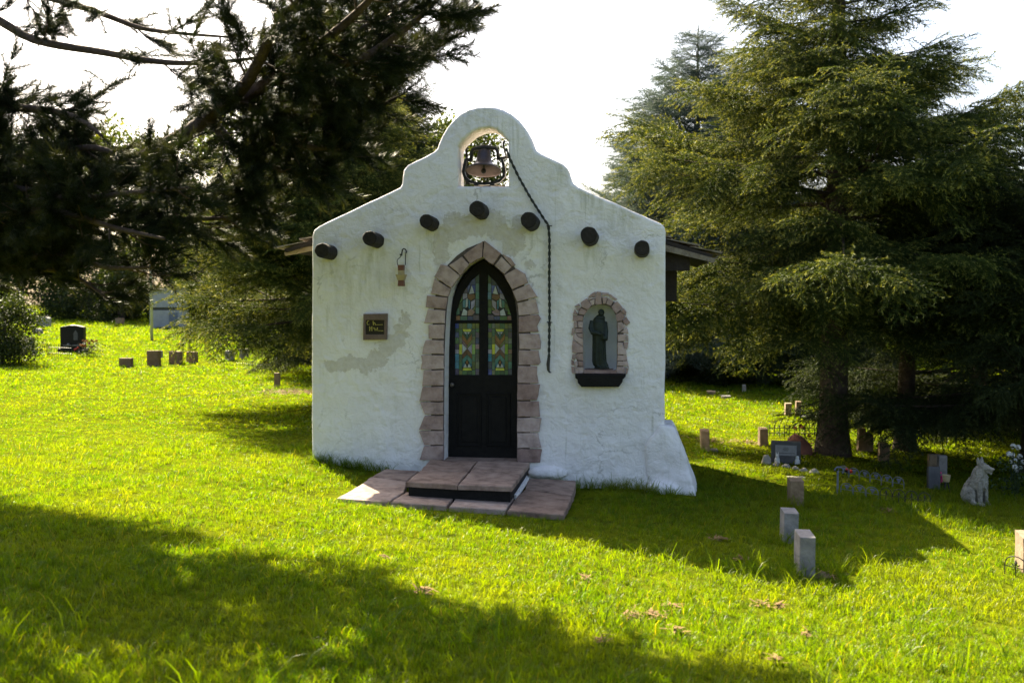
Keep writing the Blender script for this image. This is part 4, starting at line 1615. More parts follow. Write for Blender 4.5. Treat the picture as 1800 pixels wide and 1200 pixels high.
GL_ = 'small gravestones on the left lawn'
GR_ = 'small gravestones on the right lawn'
stone('gravestone', 222, 645, 22, 16, 0.16, 'low dark gravestone, first and shortest of the row left of the spruce', mat=M_BROWNST, group=GL_)
stone('gravestone', 271, 643, 22, 27, 0.16, 'squarish brown gravestone with a paler face, second of the row left of the spruce', mat=M_BROWNST, group=GL_)
stone('gravestone', 309, 640, 22, 23, 0.16, 'brown gravestone under the hanging spruce tips, third of the row', mat=M_BROWNST, group=GL_)
stone('gravestone', 338, 638, 18, 20, 0.15, 'narrow brown gravestone ending the row of four below the spruce branch', mat=M_BROWNST, group=GL_)
stone('gravestone', 404, 634, 15, 18, 0.14, 'small grey gravestone beside the one with a pale cap, under the spruce', mat=M_GREY, group=GL_)
o = stone('gravestone', 429, 631, 15, 16, 0.14, 'small grey gravestone with a pale cap behind the low wire hoops', mat=M_GREY, group=GL_)
mb = MB()
s_ = mpp(o.location)
mb.box((0, 0, 17.0 * s_), (17 * s_, 0.18, 3 * s_))
mb.build('stone_cap', M_PALE, o, local=True)
stone('gravestone', 279, 628, 12, 12, 0.14, 'pale grey gravestone half hidden behind the second stone of the left row', mat=M_GREY, group=GL_)
stone('gravestone', 487, 681, 9.5, 26, 0.09, 'thin upright stone post standing alone left of the chapel wall', mat=M_BROWNST, cat='stone post')
stone('gravestone', 539, 641, 16, 12, 0.14, 'grey gravestone peeping out at the left edge of the chapel', mat=M_GREY, group=GL_)
stone('gravestone', 492, 636, 18, 12, 0.14, 'grey gravestone behind the lowest spruce twigs near the chapel', mat=M_GREY, group=GL_)
stone('gravestone', 77, 574, 22, 18, 0.3, 'grey gravestone with a slanting top far back on the left lawn', mat=M_GREY, top='slant', group=GL_)
stone('gravestone', 211, 570, 12, 11, 0.3, 'small pinkish gravestone before the dark hedge at the far lawn', mat=M_TAN, group=GL_)
stone('gravestone', 66, 586, 16, 9, 0.25, 'low rounded grey gravestone under the leafy shrub at far left', mat=M_GREY, top='round', group=GL_)
stone('gravestone', 53, 614, 14, 20, 0.14, 'dark square gravestone next to pale figures at the far left', mat=M_SLATE, group=GL_)
stone('pale_figure', 41, 624, 9, 28, 0.14, 'tall pale garden figure by the dark square gravestone', cat='ornament', mat=M_PALE, top='round')
stone('pale_figure', 24, 621, 12, 12, 0.16, 'low pale rock lying at the foot of the far left shrub', cat='rock', mat=M_PALE, top='round')
stone('pale_figure', 61, 625, 8, 10, 0.12, 'squat pale ornament right of the tall pale figure', cat='ornament', mat=M_PALE, top='round')

# black monument
p = gnd(129, 619)
s_ = mpp(p)
mon = thing('black_headstone', p, 'large black granite headstone with shallow pitched top and flowers at its foot', 'headstone', None, 0.12)
w, h = 41 * s_, 48 * s_
mb = MB()
slab_xz(mb, [(-w / 2, 0.1), (w / 2, 0.1), (w / 2, h * 0.93), (w * 0.15, h), (-w * 0.05, h), (-w / 2, h * 0.93)], [], -0.1, 0.1, 0.015, 2)
mb.build('headstone_slab', M_GRANITE, mon, local=True)
mb = MB()
mb.box((0, 0, 0.05), (w * 1.15, 0.34, 0.16))
mb.build('headstone_base', M_GRANITE, mon, local=True)
mb = MB()
slab_xz(mb, [(w * 0.08, h * 0.45), (w * 0.26, h * 0.45), (w * 0.26, h * 0.7), (w * 0.17, h * 0.82), (w * 0.08, h * 0.7)], [], -0.104, -0.09, 0.003, 1)
mb.build('etched_panel', M_SLATE, mon, local=True)
mb = MB()
mb.box((w * 0.05, -0.14, h * 0.26), (w * 0.8, 0.03, 0.03))
mb.ell((-w * 0.12, -0.15, h * 0.28), (0.05, 0.05, 0.05), 10, 8)
mb.build('ledge', M_GREY, mon, local=True)


def hoop_fence(px0, py0, px1, py1, n, hpx, mat, label, ornament='grape', name='hoop_fence', rad=0.0045, group='low wire border fences'):
    a, b = gnd(px0, py0), gnd(px1, py1)
    f = thing(name, a, label, 'fence', group)
    d = (b - a) / n
    h = hpx * mpp((a + b) / 2)
    w = d.length
    proto = None
    first = None
    u_ = d.normalized()
    for i in range(n):
        if first is None:
            mb = MB()
            pts = [Vector((0, 0, -0.05))] + [Vector((0, 0, h * 0.55 * j / 2)) for j in range(3)]
            for j in range(1, 12):
                t = math.pi * j / 12
                pts.append(u_ * (w * 0.5 * (1 - math.cos(t))) * 0.94 + Vector((0, 0, h * 0.55 + h * 0.45 * math.sin(t))))
            pts += [u_ * w * 0.94 + Vector((0, 0, h * 0.55 * (2 - j) / 2)) for j in range(3)] + [u_ * w * 0.94 + Vector((0, 0, -0.05))]
            mb.tube(pts, rad, 6)
            mb.tube([Vector((0, 0, h * 0.45)), u_ * w + Vector((0, 0, h * 0.45))], rad * 0.7, 5)
            if ornament == 'grape':
                for (q, zz) in ((0.38, .78), (.5, .80), (.62, .78), (.44, .68), (.56, .68), (.5, .58)):
                    mb.ell(u_ * w * q + Vector((0, 0, h * zz)), (w * .075,) * 3, 7, 5)
            else:
                mb.tube([u_ * w * .47 + Vector((0, 0, -0.03)), u_ * w * .47 + Vector((0, 0, h * .55)), u_ * w * .47 + Vector((0, 0, h * .66)), u_ * w * .47 + Vector((0, 0, h * .84))], [rad, rad, rad * 2.8, rad * .4], 6)
                for sg in (-1, 1):
                    mb.tube([u_ * w * (.47 + .17 * sg) + Vector((0, 0, h * .62)), u_ * w * (.47 + .1 * sg) + Vector((0, 0, h * .52)), u_ * w * .47 + Vector((0, 0, h * .6))], rad * 0.9, 5)
            first = mb.build('hoop', mat, f, local=True)
            o = first
        else:
            o = first.copy()
            COL.objects.link(o)
            o.parent = f
        q = a + d * i
        o.location = (q.x - a.x, q.y - a.y, GZ(q.x, q.y) - a.z)
    return f


hoop_fence(1474, 836, 1590, 860, 6, 20, M_WIREW, 'pale blue wire hoop border at the back of the fenced grave, beside a red bloom')
hoop_fence(1478, 868, 1545, 879, 3, 21, M_WIREW, 'three pale blue wire hoops joining the black ones at the front')
hoop_fence(1547, 880, 1637, 892, 4, 25, M_IRON, 'black hoop border with spade tips in front of the fenced grave', 'spade')
hoop_fence(1766, 1008, 1850, 1030, 2, 36, M_IRON, 'black bent hoop border before the tan block at the right picture edge', 'spade')
hoop_fence(415, 641, 460, 645, 6, 9, M_IRON, 'tiny dark wire hoops on the lawn in front of the pale capped stone', 'none')
hoop_fence(470, 637, 497, 638, 4, 8, M_IRON, 'tiny dark wire hoops below the lowest spruce twigs', 'none')
hoop_fence(60, 618, 90, 622, 4, 19, M_IRON, 'thin wire hoops left of the dark picket border', 'none')
pa = gnd(1472, 868)
post = thing('fence_post', pa, 'pale blue scrolled end post of the wire hoop border', 'post')
hh = 48 * mpp(pa)
mb = MB()
mb.tube([(0, 0, -0.05), (0, 0, hh * .5), (0, 0, hh * .85)], 0.011, 7)
mb.tube([(0.015 + 0.05 * math.cos(t), 0, hh * .86 + .045 * math.sin(t)) for t in [math.pi * (1 - j / 9) for j in range(12)]], 0.009, 6)
mb.build('post_scroll', M_WIREW, post, local=True)


def picket_fence(px0, py0, px1, py1, n, hpx, mat, label, name='picket_fence'):
    a, b = gnd(px0, py0), gnd(px1, py1)
    f = thing(name, a, label, 'fence')
    h = hpx * mpp((a + b) / 2)
    d = b - a
    first = None
    for i in range(n):
        if first is None:
            mb = MB()
            mb.tube([(0, 0, -0.05), (0, 0, h * .8), (0, 0, h * .86), (0, 0, h)], [0.006, 0.006, 0.014, 0.002], 6)
            first = o = mb.build('picket', mat, f, local=True)
        else:
            o = first.copy()
            COL.objects.link(o)
            o.parent = f
        q = a + d * (i / (n - 1))
        o.location = (q.x - a.x, q.y - a.y, GZ(q.x, q.y) - a.z)
    for k in (0.3, 0.72):
        mb = MB()
        mb.tube([(0, 0, h * k), (d.x, d.y, d.z + h * k)], 0.007, 6)
        mb.build('rail', mat, f, local=True)
    return f


picket_fence(84, 627, 126, 629, 12, 24, M_IRON, 'short black picket border before the black granite headstone')
picket_fence(1352, 768, 1440, 768, 11, 22, M_IRON, 'thin black picket fence behind the grey panelled headstone by the trunk')

# right hand graves
stone('gravestone', 1239, 791, 0, 36, 0.30, 'tan stone block standing alone in sun just right of the chapel buttress', wm=0.13, group=GR_)
stone('gravestone', 1341, 783, 0, 31, 0.30, 'tan stone block under the low spruce branch behind the grey headstone', wm=0.13, mat=M_BROWNST, group=GR_)
stone('gravestone', 1398, 886, 0, 44, 0.22, 'tan stone block nearest the wire hoops, farthest back of three in the chapel shadow', wm=0.145, group=GR_)
stone('gravestone', 1386, 950, 0, 54, 0.24, 'grey stone block in the chapel shadow, middle of three in line', wm=0.125, mat=M_GREY, group=GR_)
stone('gravestone', 1414, 1008, 0, 72, 0.27, 'grey stone block in front beside a brown clod, nearest of three in line', wm=0.115, mat=M_GREY, group=GR_)
stone('gravestone', 1815, 1004, 0, 66, 0.30, 'sunlit tan block cut by the right picture edge behind bent iron hoops', wm=0.20, rz=-0.15, group=GR_, mat=M_BROWNST)
stone('gravestone', 1385, 730, 11, 22, 0.16, 'pinkish gravestone, left one of a pair beyond the picket fence', mat=M_TAN, group=GR_)
stone('gravestone', 1403, 731, 9, 26, 0.16, 'taller gravestone, right one of a pair beyond the picket fence', mat=M_BROWNST, group=GR_)
stone('gravestone', 1513, 792, 12, 40, 0.14, 'brown stone slab behind the spruce trunk, taller of two touching', mat=M_BROWNST, group=GR_)
stone('gravestone', 1526, 793, 14, 34, 0.14, 'brown stone slab behind the spruce trunk, shorter of two touching', mat=M_BROWNST, group=GR_, top='slant')
stone('gravestone', 1553, 810, 17, 33, 0.14, 'single brown slab gravestone between the two dark spruce trunks', mat=M_BROWNST, group=GR_, top='slant')
stone('gravestone', 1497, 735, 10, 22, 0.3, 'dark low gravestone far back beyond the spruce trunk', mat=M_SLATE, group=GR_)
stone('gravestone', 1420, 735, 26, 5, 0.3, 'flat dark kerb stone right of the pair beyond the picket fence', mat=M_SLATE, group=GR_)
stone('gravestone', 1308, 688, 6, 12, 0.15, 'tiny pale gravestone far back under the leafy gap', mat=M_PALE, group=GR_)
stone('gravestone', 1250, 692, 14, 5, 0.3, 'small flat pinkish stone far back right of the chapel', mat=M_TAN, group=GR_)
stone('gravestone', 1276, 699, 16, 4, 0.3, 'small flat pale stone far back right of the chapel', mat=M_PALE, group=GR_)
stone('flat_marker', 1254, 792, 14, 2.5, 0.22, 'flat dark marker lying right of the lone sunlit block', cat='grave marker', mat=M_SLATE)
stone('flat_marker', 1399, 841, 30, 3.5, 0.10, 'pale flat marker in the turf in front of the row of edging stones', cat='grave marker', mat=M_PALE)

p = gnd(1381, 813)
s_ = mpp(p)
hs = thing('panelled_headstone', p, 'dark grey headstone with a lighter inset panel between two white figurines', 'headstone', None, -0.12)
w, h = 50 * s_, 38 * s_
mb = MB()
slab_xz(mb, [(-w / 2, -0.05), (w / 2, -0.05), (w / 2, h), (-w / 2, h)], [], -0.06, 0.06, 0.01, 2)
mb.build('headstone_slab', M_SLATE, hs, local=True)
mb = MB()
slab_xz(mb, [(-w * .36, h * .36), (w * .36, h * .36), (w * .36, h * .84), (-w * .36, h * .84)], [], -0.068, -0.05, 0.006, 2)
pn = mb.build('inset_panel', mk('grey granite panel', [(0.22, 0.22, 0.24), (0.29, 0.29, 0.31)], 0.6, 20, 5), hs, local=True)
mb = MB()
for zz, ww in ((.73, .16), (.66, .2), (.60, .14)):
    mb.box((0, -0.070, h * zz), (w * ww, 0.006, h * .025))
mb.box((0, -0.070, h * .48), (w * .6, 0.006, h * .02))
mb.build('engraved_lines', M_SLATE, pn, local=True)
for i, (px, py, lab) in enumerate(((1364, 811, 'small white seated rabbit figurine at the left foot of the panelled headstone'), (1399, 813, 'small white seated rabbit figurine at the right foot of the panelled headstone'))):
    p = gnd(px, py)
    s_ = mpp(p)
    p = p + Vector((0, -0.12, 0))
    mb = MB()
    H = 20 * s_
    mb.ell((0, 0, H * .25), (H * .24, H * .22, H * .30), 12, 8)
    mb.ell((0, -H * .02, H * .58), (H * .17, H * .17, H * .18), 12, 8)
    mb.ell((0, -H * .16, H * .54), (H * .07, H * .06, H * .06), 8, 6)
    for sg in (-1, 1):
        mb.tube([(sg * H * .07, 0, H * .7), (sg * H * .10, H * .02, H * .98)], [H * .06, H * .03], 7)
        mb.ell((sg * H * .16, -H * .14, H * .06), (H * .10, H * .17, H * .08), 8, 6)
    o = remeshed(mb, 'rabbit_figurine', M_WHITE, None, 0.006, 1, loc=p)
    tag(o, lab, 'figurine', 'white figurines at the panelled headstone')
# boulder and edging stones


def rock(name, px, py, rpx, hpx, mat, label, cat='rock', group=None, seed=0):
    p = gnd(px, py)
    s = mpp(p)
    mb = MB()
    bm = bmesh.new()
    bmesh.ops.create_icosphere(bm, subdivisions=3, radius=1)
    for v in bm.verts:
        k = 1 + 0.28 * noise.noise(v.co * 1.3 + Vector((seed * 3.7, 0, 0))) + 0.10 * noise.noise(v.co * 3.5 + Vector((0, seed, 0)))
        v.co = Vector((v.co.x * rpx * s * k, v.co.y * rpx * s * 0.75 * k, max(-0.4, v.co.z) * hpx * s * k))
    me = bpy.data.meshes.new(name)
    bm.to_mesh(me)
    bm.free()
    me.materials.append(mat)
    me.polygons.foreach_set('use_smooth', [True] * len(me.polygons))
    o = bpy.data.objects.new(name, me)
    COL.objects.link(o)
    o.location = p
    return tag(o, label, cat, group)


rock('boulder', 1398, 796, 27, 30, M_REDROCK, 'rounded red boulder behind the panelled headstone beside the trunk', 'boulder', seed=2)
GE = 'pale edging stones round the panelled headstone'
for i, (px, py, r, hgt, lab) in enumerate(((1347, 815, 9, 15, 'largest pale edging stone, standing up at the left end of the row'), (1364, 818, 7, 6, 'pale edging stone right after the large upright one'),
                                           (1382, 821, 7, 6, 'pale edging stone in the middle before the panelled headstone'), (1398, 825, 7, 6, 'pale edging stone right of the middle of the row'),
                                           (1413, 828, 7, 6, 'pale edging stone next to the right end of the row'), (1431, 832, 9, 8, 'broad pale edging stone closing the row on the right'))):
    rock('edging_stone', px, py, r, hgt, M_PALE, lab, 'edging stone', GE, seed=i + 5)
rock('earth_clod', 1441, 1013, 17, 9, mk('dry earth', [(0.12, 0.08, 0.04), (0.24, 0.17, 0.09)], 0.95, 14, 6, 0.8, 40), 'brown dry clod of earth at the foot of the nearest grey block', 'earth clod', seed=9)

# wooden-coloured marker, slate, flowers and vase left of the dog
o = stone('wooden_marker', 1642, 838, 20, 40, 0.10, 'tan framed upright marker behind the leaning slate near the dog statue', cat='grave marker', mat=M_TAN)
stone('leaning_slate', 1641, 858, 20, 38, 0.08, 'brown-edged leaning slate slab with a pink bloom in front', cat='grave marker', mat=M_SLATE, lean=-0.12)
stone('grey_marker', 1656, 846, 14, 46, 0.10, 'plain grey upright slab just right of the tan framed marker', cat='grave marker', mat=M_GREY)
M_PINK = mk('pink petals', [(0.45, 0.02, 0.12), (0.65, 0.06, 0.22)], 0.6, 30)
M_WPET = mk('white petals', [(0.60, 0.60, 0.58), (0.72, 0.72, 0.70)], 0.6, 30)
M_RED = mk('red petals', [(0.40, 0.015, 0.01), (0.55, 0.04, 0.02)], 0.6, 30)
M_STEM = mk('dark leaves', [(0.015, 0.03, 0.010), (0.035, 0.06, 0.018)], 0.7, 20)
M_ORANGE = mk('rust petals', [(0.30, 0.10, 0.03), (0.45, 0.18, 0.05)], 0.7, 30)


def petals(mb, c, r, n, rr):
    for i in range(n):
        d = Vector((rr.gauss(0, 1), rr.gauss(0, 1), rr.gauss(0, 1) + 0.6)).normalized()
        a = d.orthogonal().normalized()
        b = d.cross(a)
        cc = Vector(c) + d * r * 0.45
        k = r * 0.6
        an = rr.uniform(0, 6.28)
        e1 = a * math.cos(an) + b * math.sin(an)
        e2 = d.cross(e1)
        mb.add([cc - e1 * k * .5, cc + e2 * k * .45 + d * k * .25, cc + e1 * k * .6 + d * k * .3, cc - e2 * k * .45 + d * k * .25], [(0, 1, 2, 3)])


def flower_thing(name, p, blooms, mat, label, cat, pot=None, stemh=0.1, leaves=30, spread=0.1):
    rr = random.Random(len(label))
    t = thing(name, p, label, cat)
    mb = MB()
    for (bx, by, bz, r) in blooms:
        petals(mb, (bx, by, bz), r, 26, rr)
    mb.build('blooms', mat, t, local=True)
    mb = MB()
    for (bx, by, bz, r) in blooms:
        mb.tube([(bx * .3, by * .3, 0), (bx, by, bz)], 0.004, 4)
    for i in range(leaves):
        c = Vector((rr.gauss(0, spread), rr.gauss(0, spread), rr.uniform(0.02, max(0.1, stemh))))
        a = Vector((rr.gauss(0, 1), rr.gauss(0, 1), rr.gauss(0, .6))).normalized()
        b = a.cross(Vector((rr.gauss(0, 1), rr.gauss(0, 1), 1))).normalized()
        k = rr.uniform(.03, .06)
        mb.add([c, c + a * k * .5 + b * k * .3, c + a * k, c + a * k * .5 - b * k * .3], [(0, 1, 2, 3)])
    mb.build('leaves', M_STEM, t, local=True)
    if pot:
        mb = MB()
        mb.lathe([(pot * .6, -0.02), (pot * .75, pot * .5), (pot, pot * 1.5), (pot * .9, pot * 1.5)], (0, 0, 0), 14)
        mb.build('pot', M_TERRA, t, local=True)
    return t


p = gnd(1650, 856) + Vector((0, -0.05, 0))
s_ = mpp(p)
flower_thing('pink_flowers', p, [(0, 0, 14 * s_, 0.05), (0.03, 0, 19 * s_, 0.045), (-0.03, 0.01, 20 * s_, 0.045), (0.0, 0, 26 * s_, 0.035)], M_PINK, 'bright pink bloom standing against the leaning slate', 'flowers', stemh=0.1, leaves=18, spread=0.03)
p = gnd(1663, 864)
vz = thing('grave_vase', p, 'tan wide-mouthed vase on a dark stand right of the pink bloom', 'vase')
s_ = mpp(p)
mb = MB()
mb.lathe([(5 * s_, 18 * s_), (6 * s_, 22 * s_), (7 * s_, 30 * s_), (5 * s_, 29 * s_)], (0, 0, 0), 14)
mb.build('vase_cup', M_CREAM, vz, local=True)
mb = MB()
for a in range(3):
    mb.tube([(7 * s_ * math.cos(a * 2.1), 7 * s_ * math.sin(a * 2.1), -0.02), (2 * s_ * math.cos(a * 2.1), 2 * s_ * math.sin(a * 2.1), 19 * s_)], 0.008, 6)
mb.build('vase_stand', M_IRON, vz, local=True)
p = gnd(1488, 838)
s_ = mpp(p)
flower_thing('red_flower', p, [(0, 0, 12 * s_, 0.05), (0.05, 0, 10 * s_, 0.04)], M_RED, 'small red bloom at the left end of the back wire hoops', 'flowers', leaves=14, spread=0.03)
p = gnd(1785, 872)
s_ = mpp(p)
rr = random.Random(5)
bl = [((dx) * s_, rr.uniform(-.05, .05), hh_ * s_, r) for dx, hh_, r in ((-5, 88, .055), (4, 86, .05), (-11, 74, .05), (-4, 72, .05), (7, 70, .05), (0, 62, .05), (9, 62, .045), (-2, 52, .05), (3, 44, .04), (8, 50, .04), (-8, 60, .04))]
flower_thing('white_rose_shrub', p, bl, M_WPET, 'leafy dark shrub with white blossoms at the right picture edge', 'shrub', stemh=0.5, leaves=330, spread=0.16)
p = gnd(160, 627)
s_ = mpp(p)
bl = [(rr.uniform(-.35, .3), rr.uniform(-.15, .15), rr.uniform(.3, .52), .06) for i in range(16)]
flower_thing('grave_shrub', p, bl, M_ORANGE, 'low bush with rust-coloured flower heads beside the black headstone', 'shrub', stemh=0.45, leaves=520, spread=0.2)
p = gnd(134, 622)
flower_thing('red_grave_flowers', p, [(0, 0, .16, .05), (.06, 0, .2, .05), (-.06, .02, .14, .05)], M_RED, 'red flowers at the foot of the black headstone', 'flowers', leaves=20, spread=.05)
p = gnd(1432, 796)
bl = [(rr.uniform(-.3, .3), rr.uniform(-.15, .15), rr.uniform(.12, .42), .05) for i in range(14)]
flower_thing('autumn_shrub', p, bl, M_ORANGE, 'small shrub with rust-coloured leaves between the red boulder and trunk', 'shrub', stemh=0.35, leaves=160, spread=0.16)
p = gnd(1605, 790)
bl = [(rr.uniform(-.2, .2), rr.uniform(-.1, .1), rr.uniform(.1, .42), .035) for i in range(16)]
flower_thing('pale_flower_clump', p, bl, M_WPET, 'clump of small pale flowers right of the second dark trunk', 'flowers', stemh=0.3, leaves=120, spread=0.12)

# dog statue
p = gnd(1717, 886)
dog = thing('dog_statue', p, 'cast concrete statue of a seated shepherd dog looking right with tongue out', 'statue', None, math.radians(-50))
dog.scale = (0.86, 0.84, 0.96)
mb = MB()
mb.ell((-0.09, 0, 0.125), (0.13, 0.11, 0.125))
mb.tube([(-0.10, 0, 0.15), (-0.03, 0, 0.24), (0.03, 0, 0.31), (0.055, 0, 0.36)], [0.112, 0.112, 0.105, 0.095], 14)
mb.ell((0.065, 0, 0.28), (0.075, 0.095, 0.11))
mb.tube([(0.02, 0, 0.33), (0.035, 0, 0.40), (0.055, 0, 0.455)], [0.105, 0.092, 0.070], 14)
mb.ell((0.075, 0, 0.468), (0.078, 0.060, 0.058))
mb.ell((0.13, 0, 0.475), (0.05, 0.038, 0.032))
mb.tube([(0.12, 0, 0.463), (0.18, 0, 0.458), (0.222, 0, 0.452)], [0.040, 0.030, 0.024], 12)
mb.ell((0.228, 0, 0.460), (0.016, 0.018, 0.013))
mb.tube([(0.10, 0, 0.432), (0.15, 0, 0.420), (0.185, 0, 0.412)], [0.030, 0.021, 0.015], 10)
mb.ell((0.195, 0.004, 0.405), (0.018, 0.014, 0.018))
for s in (-1, 1):
    mb.tube([(0.040, s * 0.036, 0.505), (0.032, s * 0.042, 0.545), (0.030, s * 0.046, 0.590)], [0.028, 0.024, 0.005], 10)
    mb.tube([(0.060, s * 0.062, 0.30), (0.080, s * 0.066, 0.17), (0.090, s * 0.066, 0.03)], [0.050, 0.036, 0.028], 12)
    mb.ell((0.115, s * 0.066, 0.018), (0.045, 0.032, 0.024))
    mb.ell((-0.065, s * 0.105, 0.115), (0.115, 0.050, 0.105))
    mb.tube([(0.0, s * 0.12, 0.05), (0.06, s * 0.125, 0.020), (0.09, s * 0.125, 0.018)], [0.04, 0.03, 0.024], 10)
    mb.ell((0.115, s * 0.032, 0.488), (0.014, 0.010, 0.008))
mb.tube([(-0.18, 0, 0.06), (-0.23, 0.05, 0.03), (-0.22, 0.12, 0.02)], [0.04, 0.03, 0.012], 10)
# tufts of fur on chest and neck
rr = random.Random(4)
for i in range(34):
    a = rr.uniform(-2.6, 2.6)
    z = rr.uniform(0.20, 0.42)
    c = Vector((0.035 + 0.092 * math.cos(a), 0.088 * math.sin(a), z))
    mb.tube([c + Vector((0, 0, 0.03)), c + Vector((0.012 * math.cos(a), 0.012 * math.sin(a), 0)), c + Vector((0.004, 0, -0.035))], [0.006, 0.013, 0.004], 6)
remeshed(mb, 'dog_body', M_CONC, dog, 0.0075, 1, disp=0.006, dscale=45)

# flag pole, pale shed and dark hedge at the far lawn
p = gnd(267, 598)
fp = thing('flag_pole', p, 'thin grey metal pole rising from the lawn beside the left spruce', 'pole')
mb = MB()
s_ = mpp(p)
mb.tube([(0, 0, -0.1), (0, 0, 3), (0.02, 0, 240 * s_)], [2.6 * s_, 2.3 * s_, 1.8 * s_], 10)
mb.build('pole_shaft', mk('galvanised steel', [(0.40, 0.42, 0.43), (0.52, 0.54, 0.55)], 0.5, 8, metal=0.3), fp, local=True, smooth=True)
mb = MB()
mb.ell((0.02, 0, 241 * s_), (0.07, 0.07, 0.07), 10, 8)
mb.build('finial', M_GOLD, fp, local=True)
p = gnd(298, 575)
s_ = mpp(p)
shd = thing('storage_shed', p, 'pale grey shed with a painted shadow line half hidden behind spruce tips', 'shed', None, 0.3)
M_SHED = mk('pale shed cladding', [(0.28, 0.285, 0.31), (0.36, 0.365, 0.39)], 0.7, 4)
mb = MB()
mb.box((0, 0, 14 * s_), (54 * s_, 1.8, 32 * s_))
mb.build('shed_wall', M_SHED, shd, local=True)
mb = MB()
mb.box((0, -0.05, 50 * s_), (54 * s_, 1.8, 30 * s_))
mb.build('shed_upper_wall', M_SHED, shd, local=True)
mb = MB()
mb.box((0, 0, 32.5 * s_), (52 * s_, 1.6, 5 * s_))  # slate strip paints in the shadow line between the two tiers
mb.build('shed_shadow_line', M_SLATE, shd, local=True)
mb = MB()
mb.box((0, 0, 66.5 * s_), (58 * s_, 2.0, 3 * s_))
mb.build('shed_roof', M_GREY, shd, local=True)
mb = MB()
mb.box((12 * s_, -0.92, 14 * s_), (14 * s_, 0.04, 24 * s_))
mb.build('shed_door', M_WIREW, shd, local=True)

# ------------------------------------------------------------------ trees
M_BARK = mk('spruce bark', [(0.030, 0.022, 0.017), (0.065, 0.048, 0.036), (0.09, 0.07, 0.052)], 0.95, 9, 8, 0.9, 26, bdist=0.05)
M_PBARK = mk('pine bark', [(0.030, 0.022, 0.020), (0.075, 0.052, 0.044), (0.10, 0.072, 0.06)], 0.95, 9, 8, 0.9, 26, bdist=0.04)
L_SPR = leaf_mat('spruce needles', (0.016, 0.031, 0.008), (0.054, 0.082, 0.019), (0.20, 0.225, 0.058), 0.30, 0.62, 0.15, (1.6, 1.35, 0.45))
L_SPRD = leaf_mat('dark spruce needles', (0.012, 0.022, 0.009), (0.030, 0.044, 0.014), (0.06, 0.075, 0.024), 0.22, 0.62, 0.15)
L_BLUE = leaf_mat('blue spruce needles', (0.045, 0.070, 0.062), (0.095, 0.125, 0.110), (0.17, 0.20, 0.175), 0.2, 0.6, 0.2, (1.2, 1.3, 0.9))
L_PINE = leaf_mat('pine needles', (0.006, 0.013, 0.005), (0.020, 0.033, 0.012), (0.050, 0.056, 0.024), 0.25, 0.5, 0.16, (1.7, 1.4, 0.55))
L_BROAD = leaf_mat('broad leaves', (0.025, 0.042, 0.008), (0.070, 0.095, 0.014), (0.13, 0.14, 0.02), 0.45, 0.5, 0.2)
L_BROADD = leaf_mat('dark broad leaves', (0.012, 0.022, 0.007), (0.036, 0.052, 0.012), (0.07, 0.085, 0.016), 0.30, 0.55, 0.15)
SPRIGS = [spruce_sprig(11 + i) for i in range(4)]
SPRIGS_STIFF = [spruce_sprig(51 + i, droop=0.0) for i in range(3)]
PTF = [pine_tuft(71 + i) for i in range(4)]
LEAF = [leaf_spray(91 + i) for i in range(3)]
LEAFN = [leaf_spray(98 + i, 36, 0.2, 0.05) for i in range(2)]
BOUGHS = {}


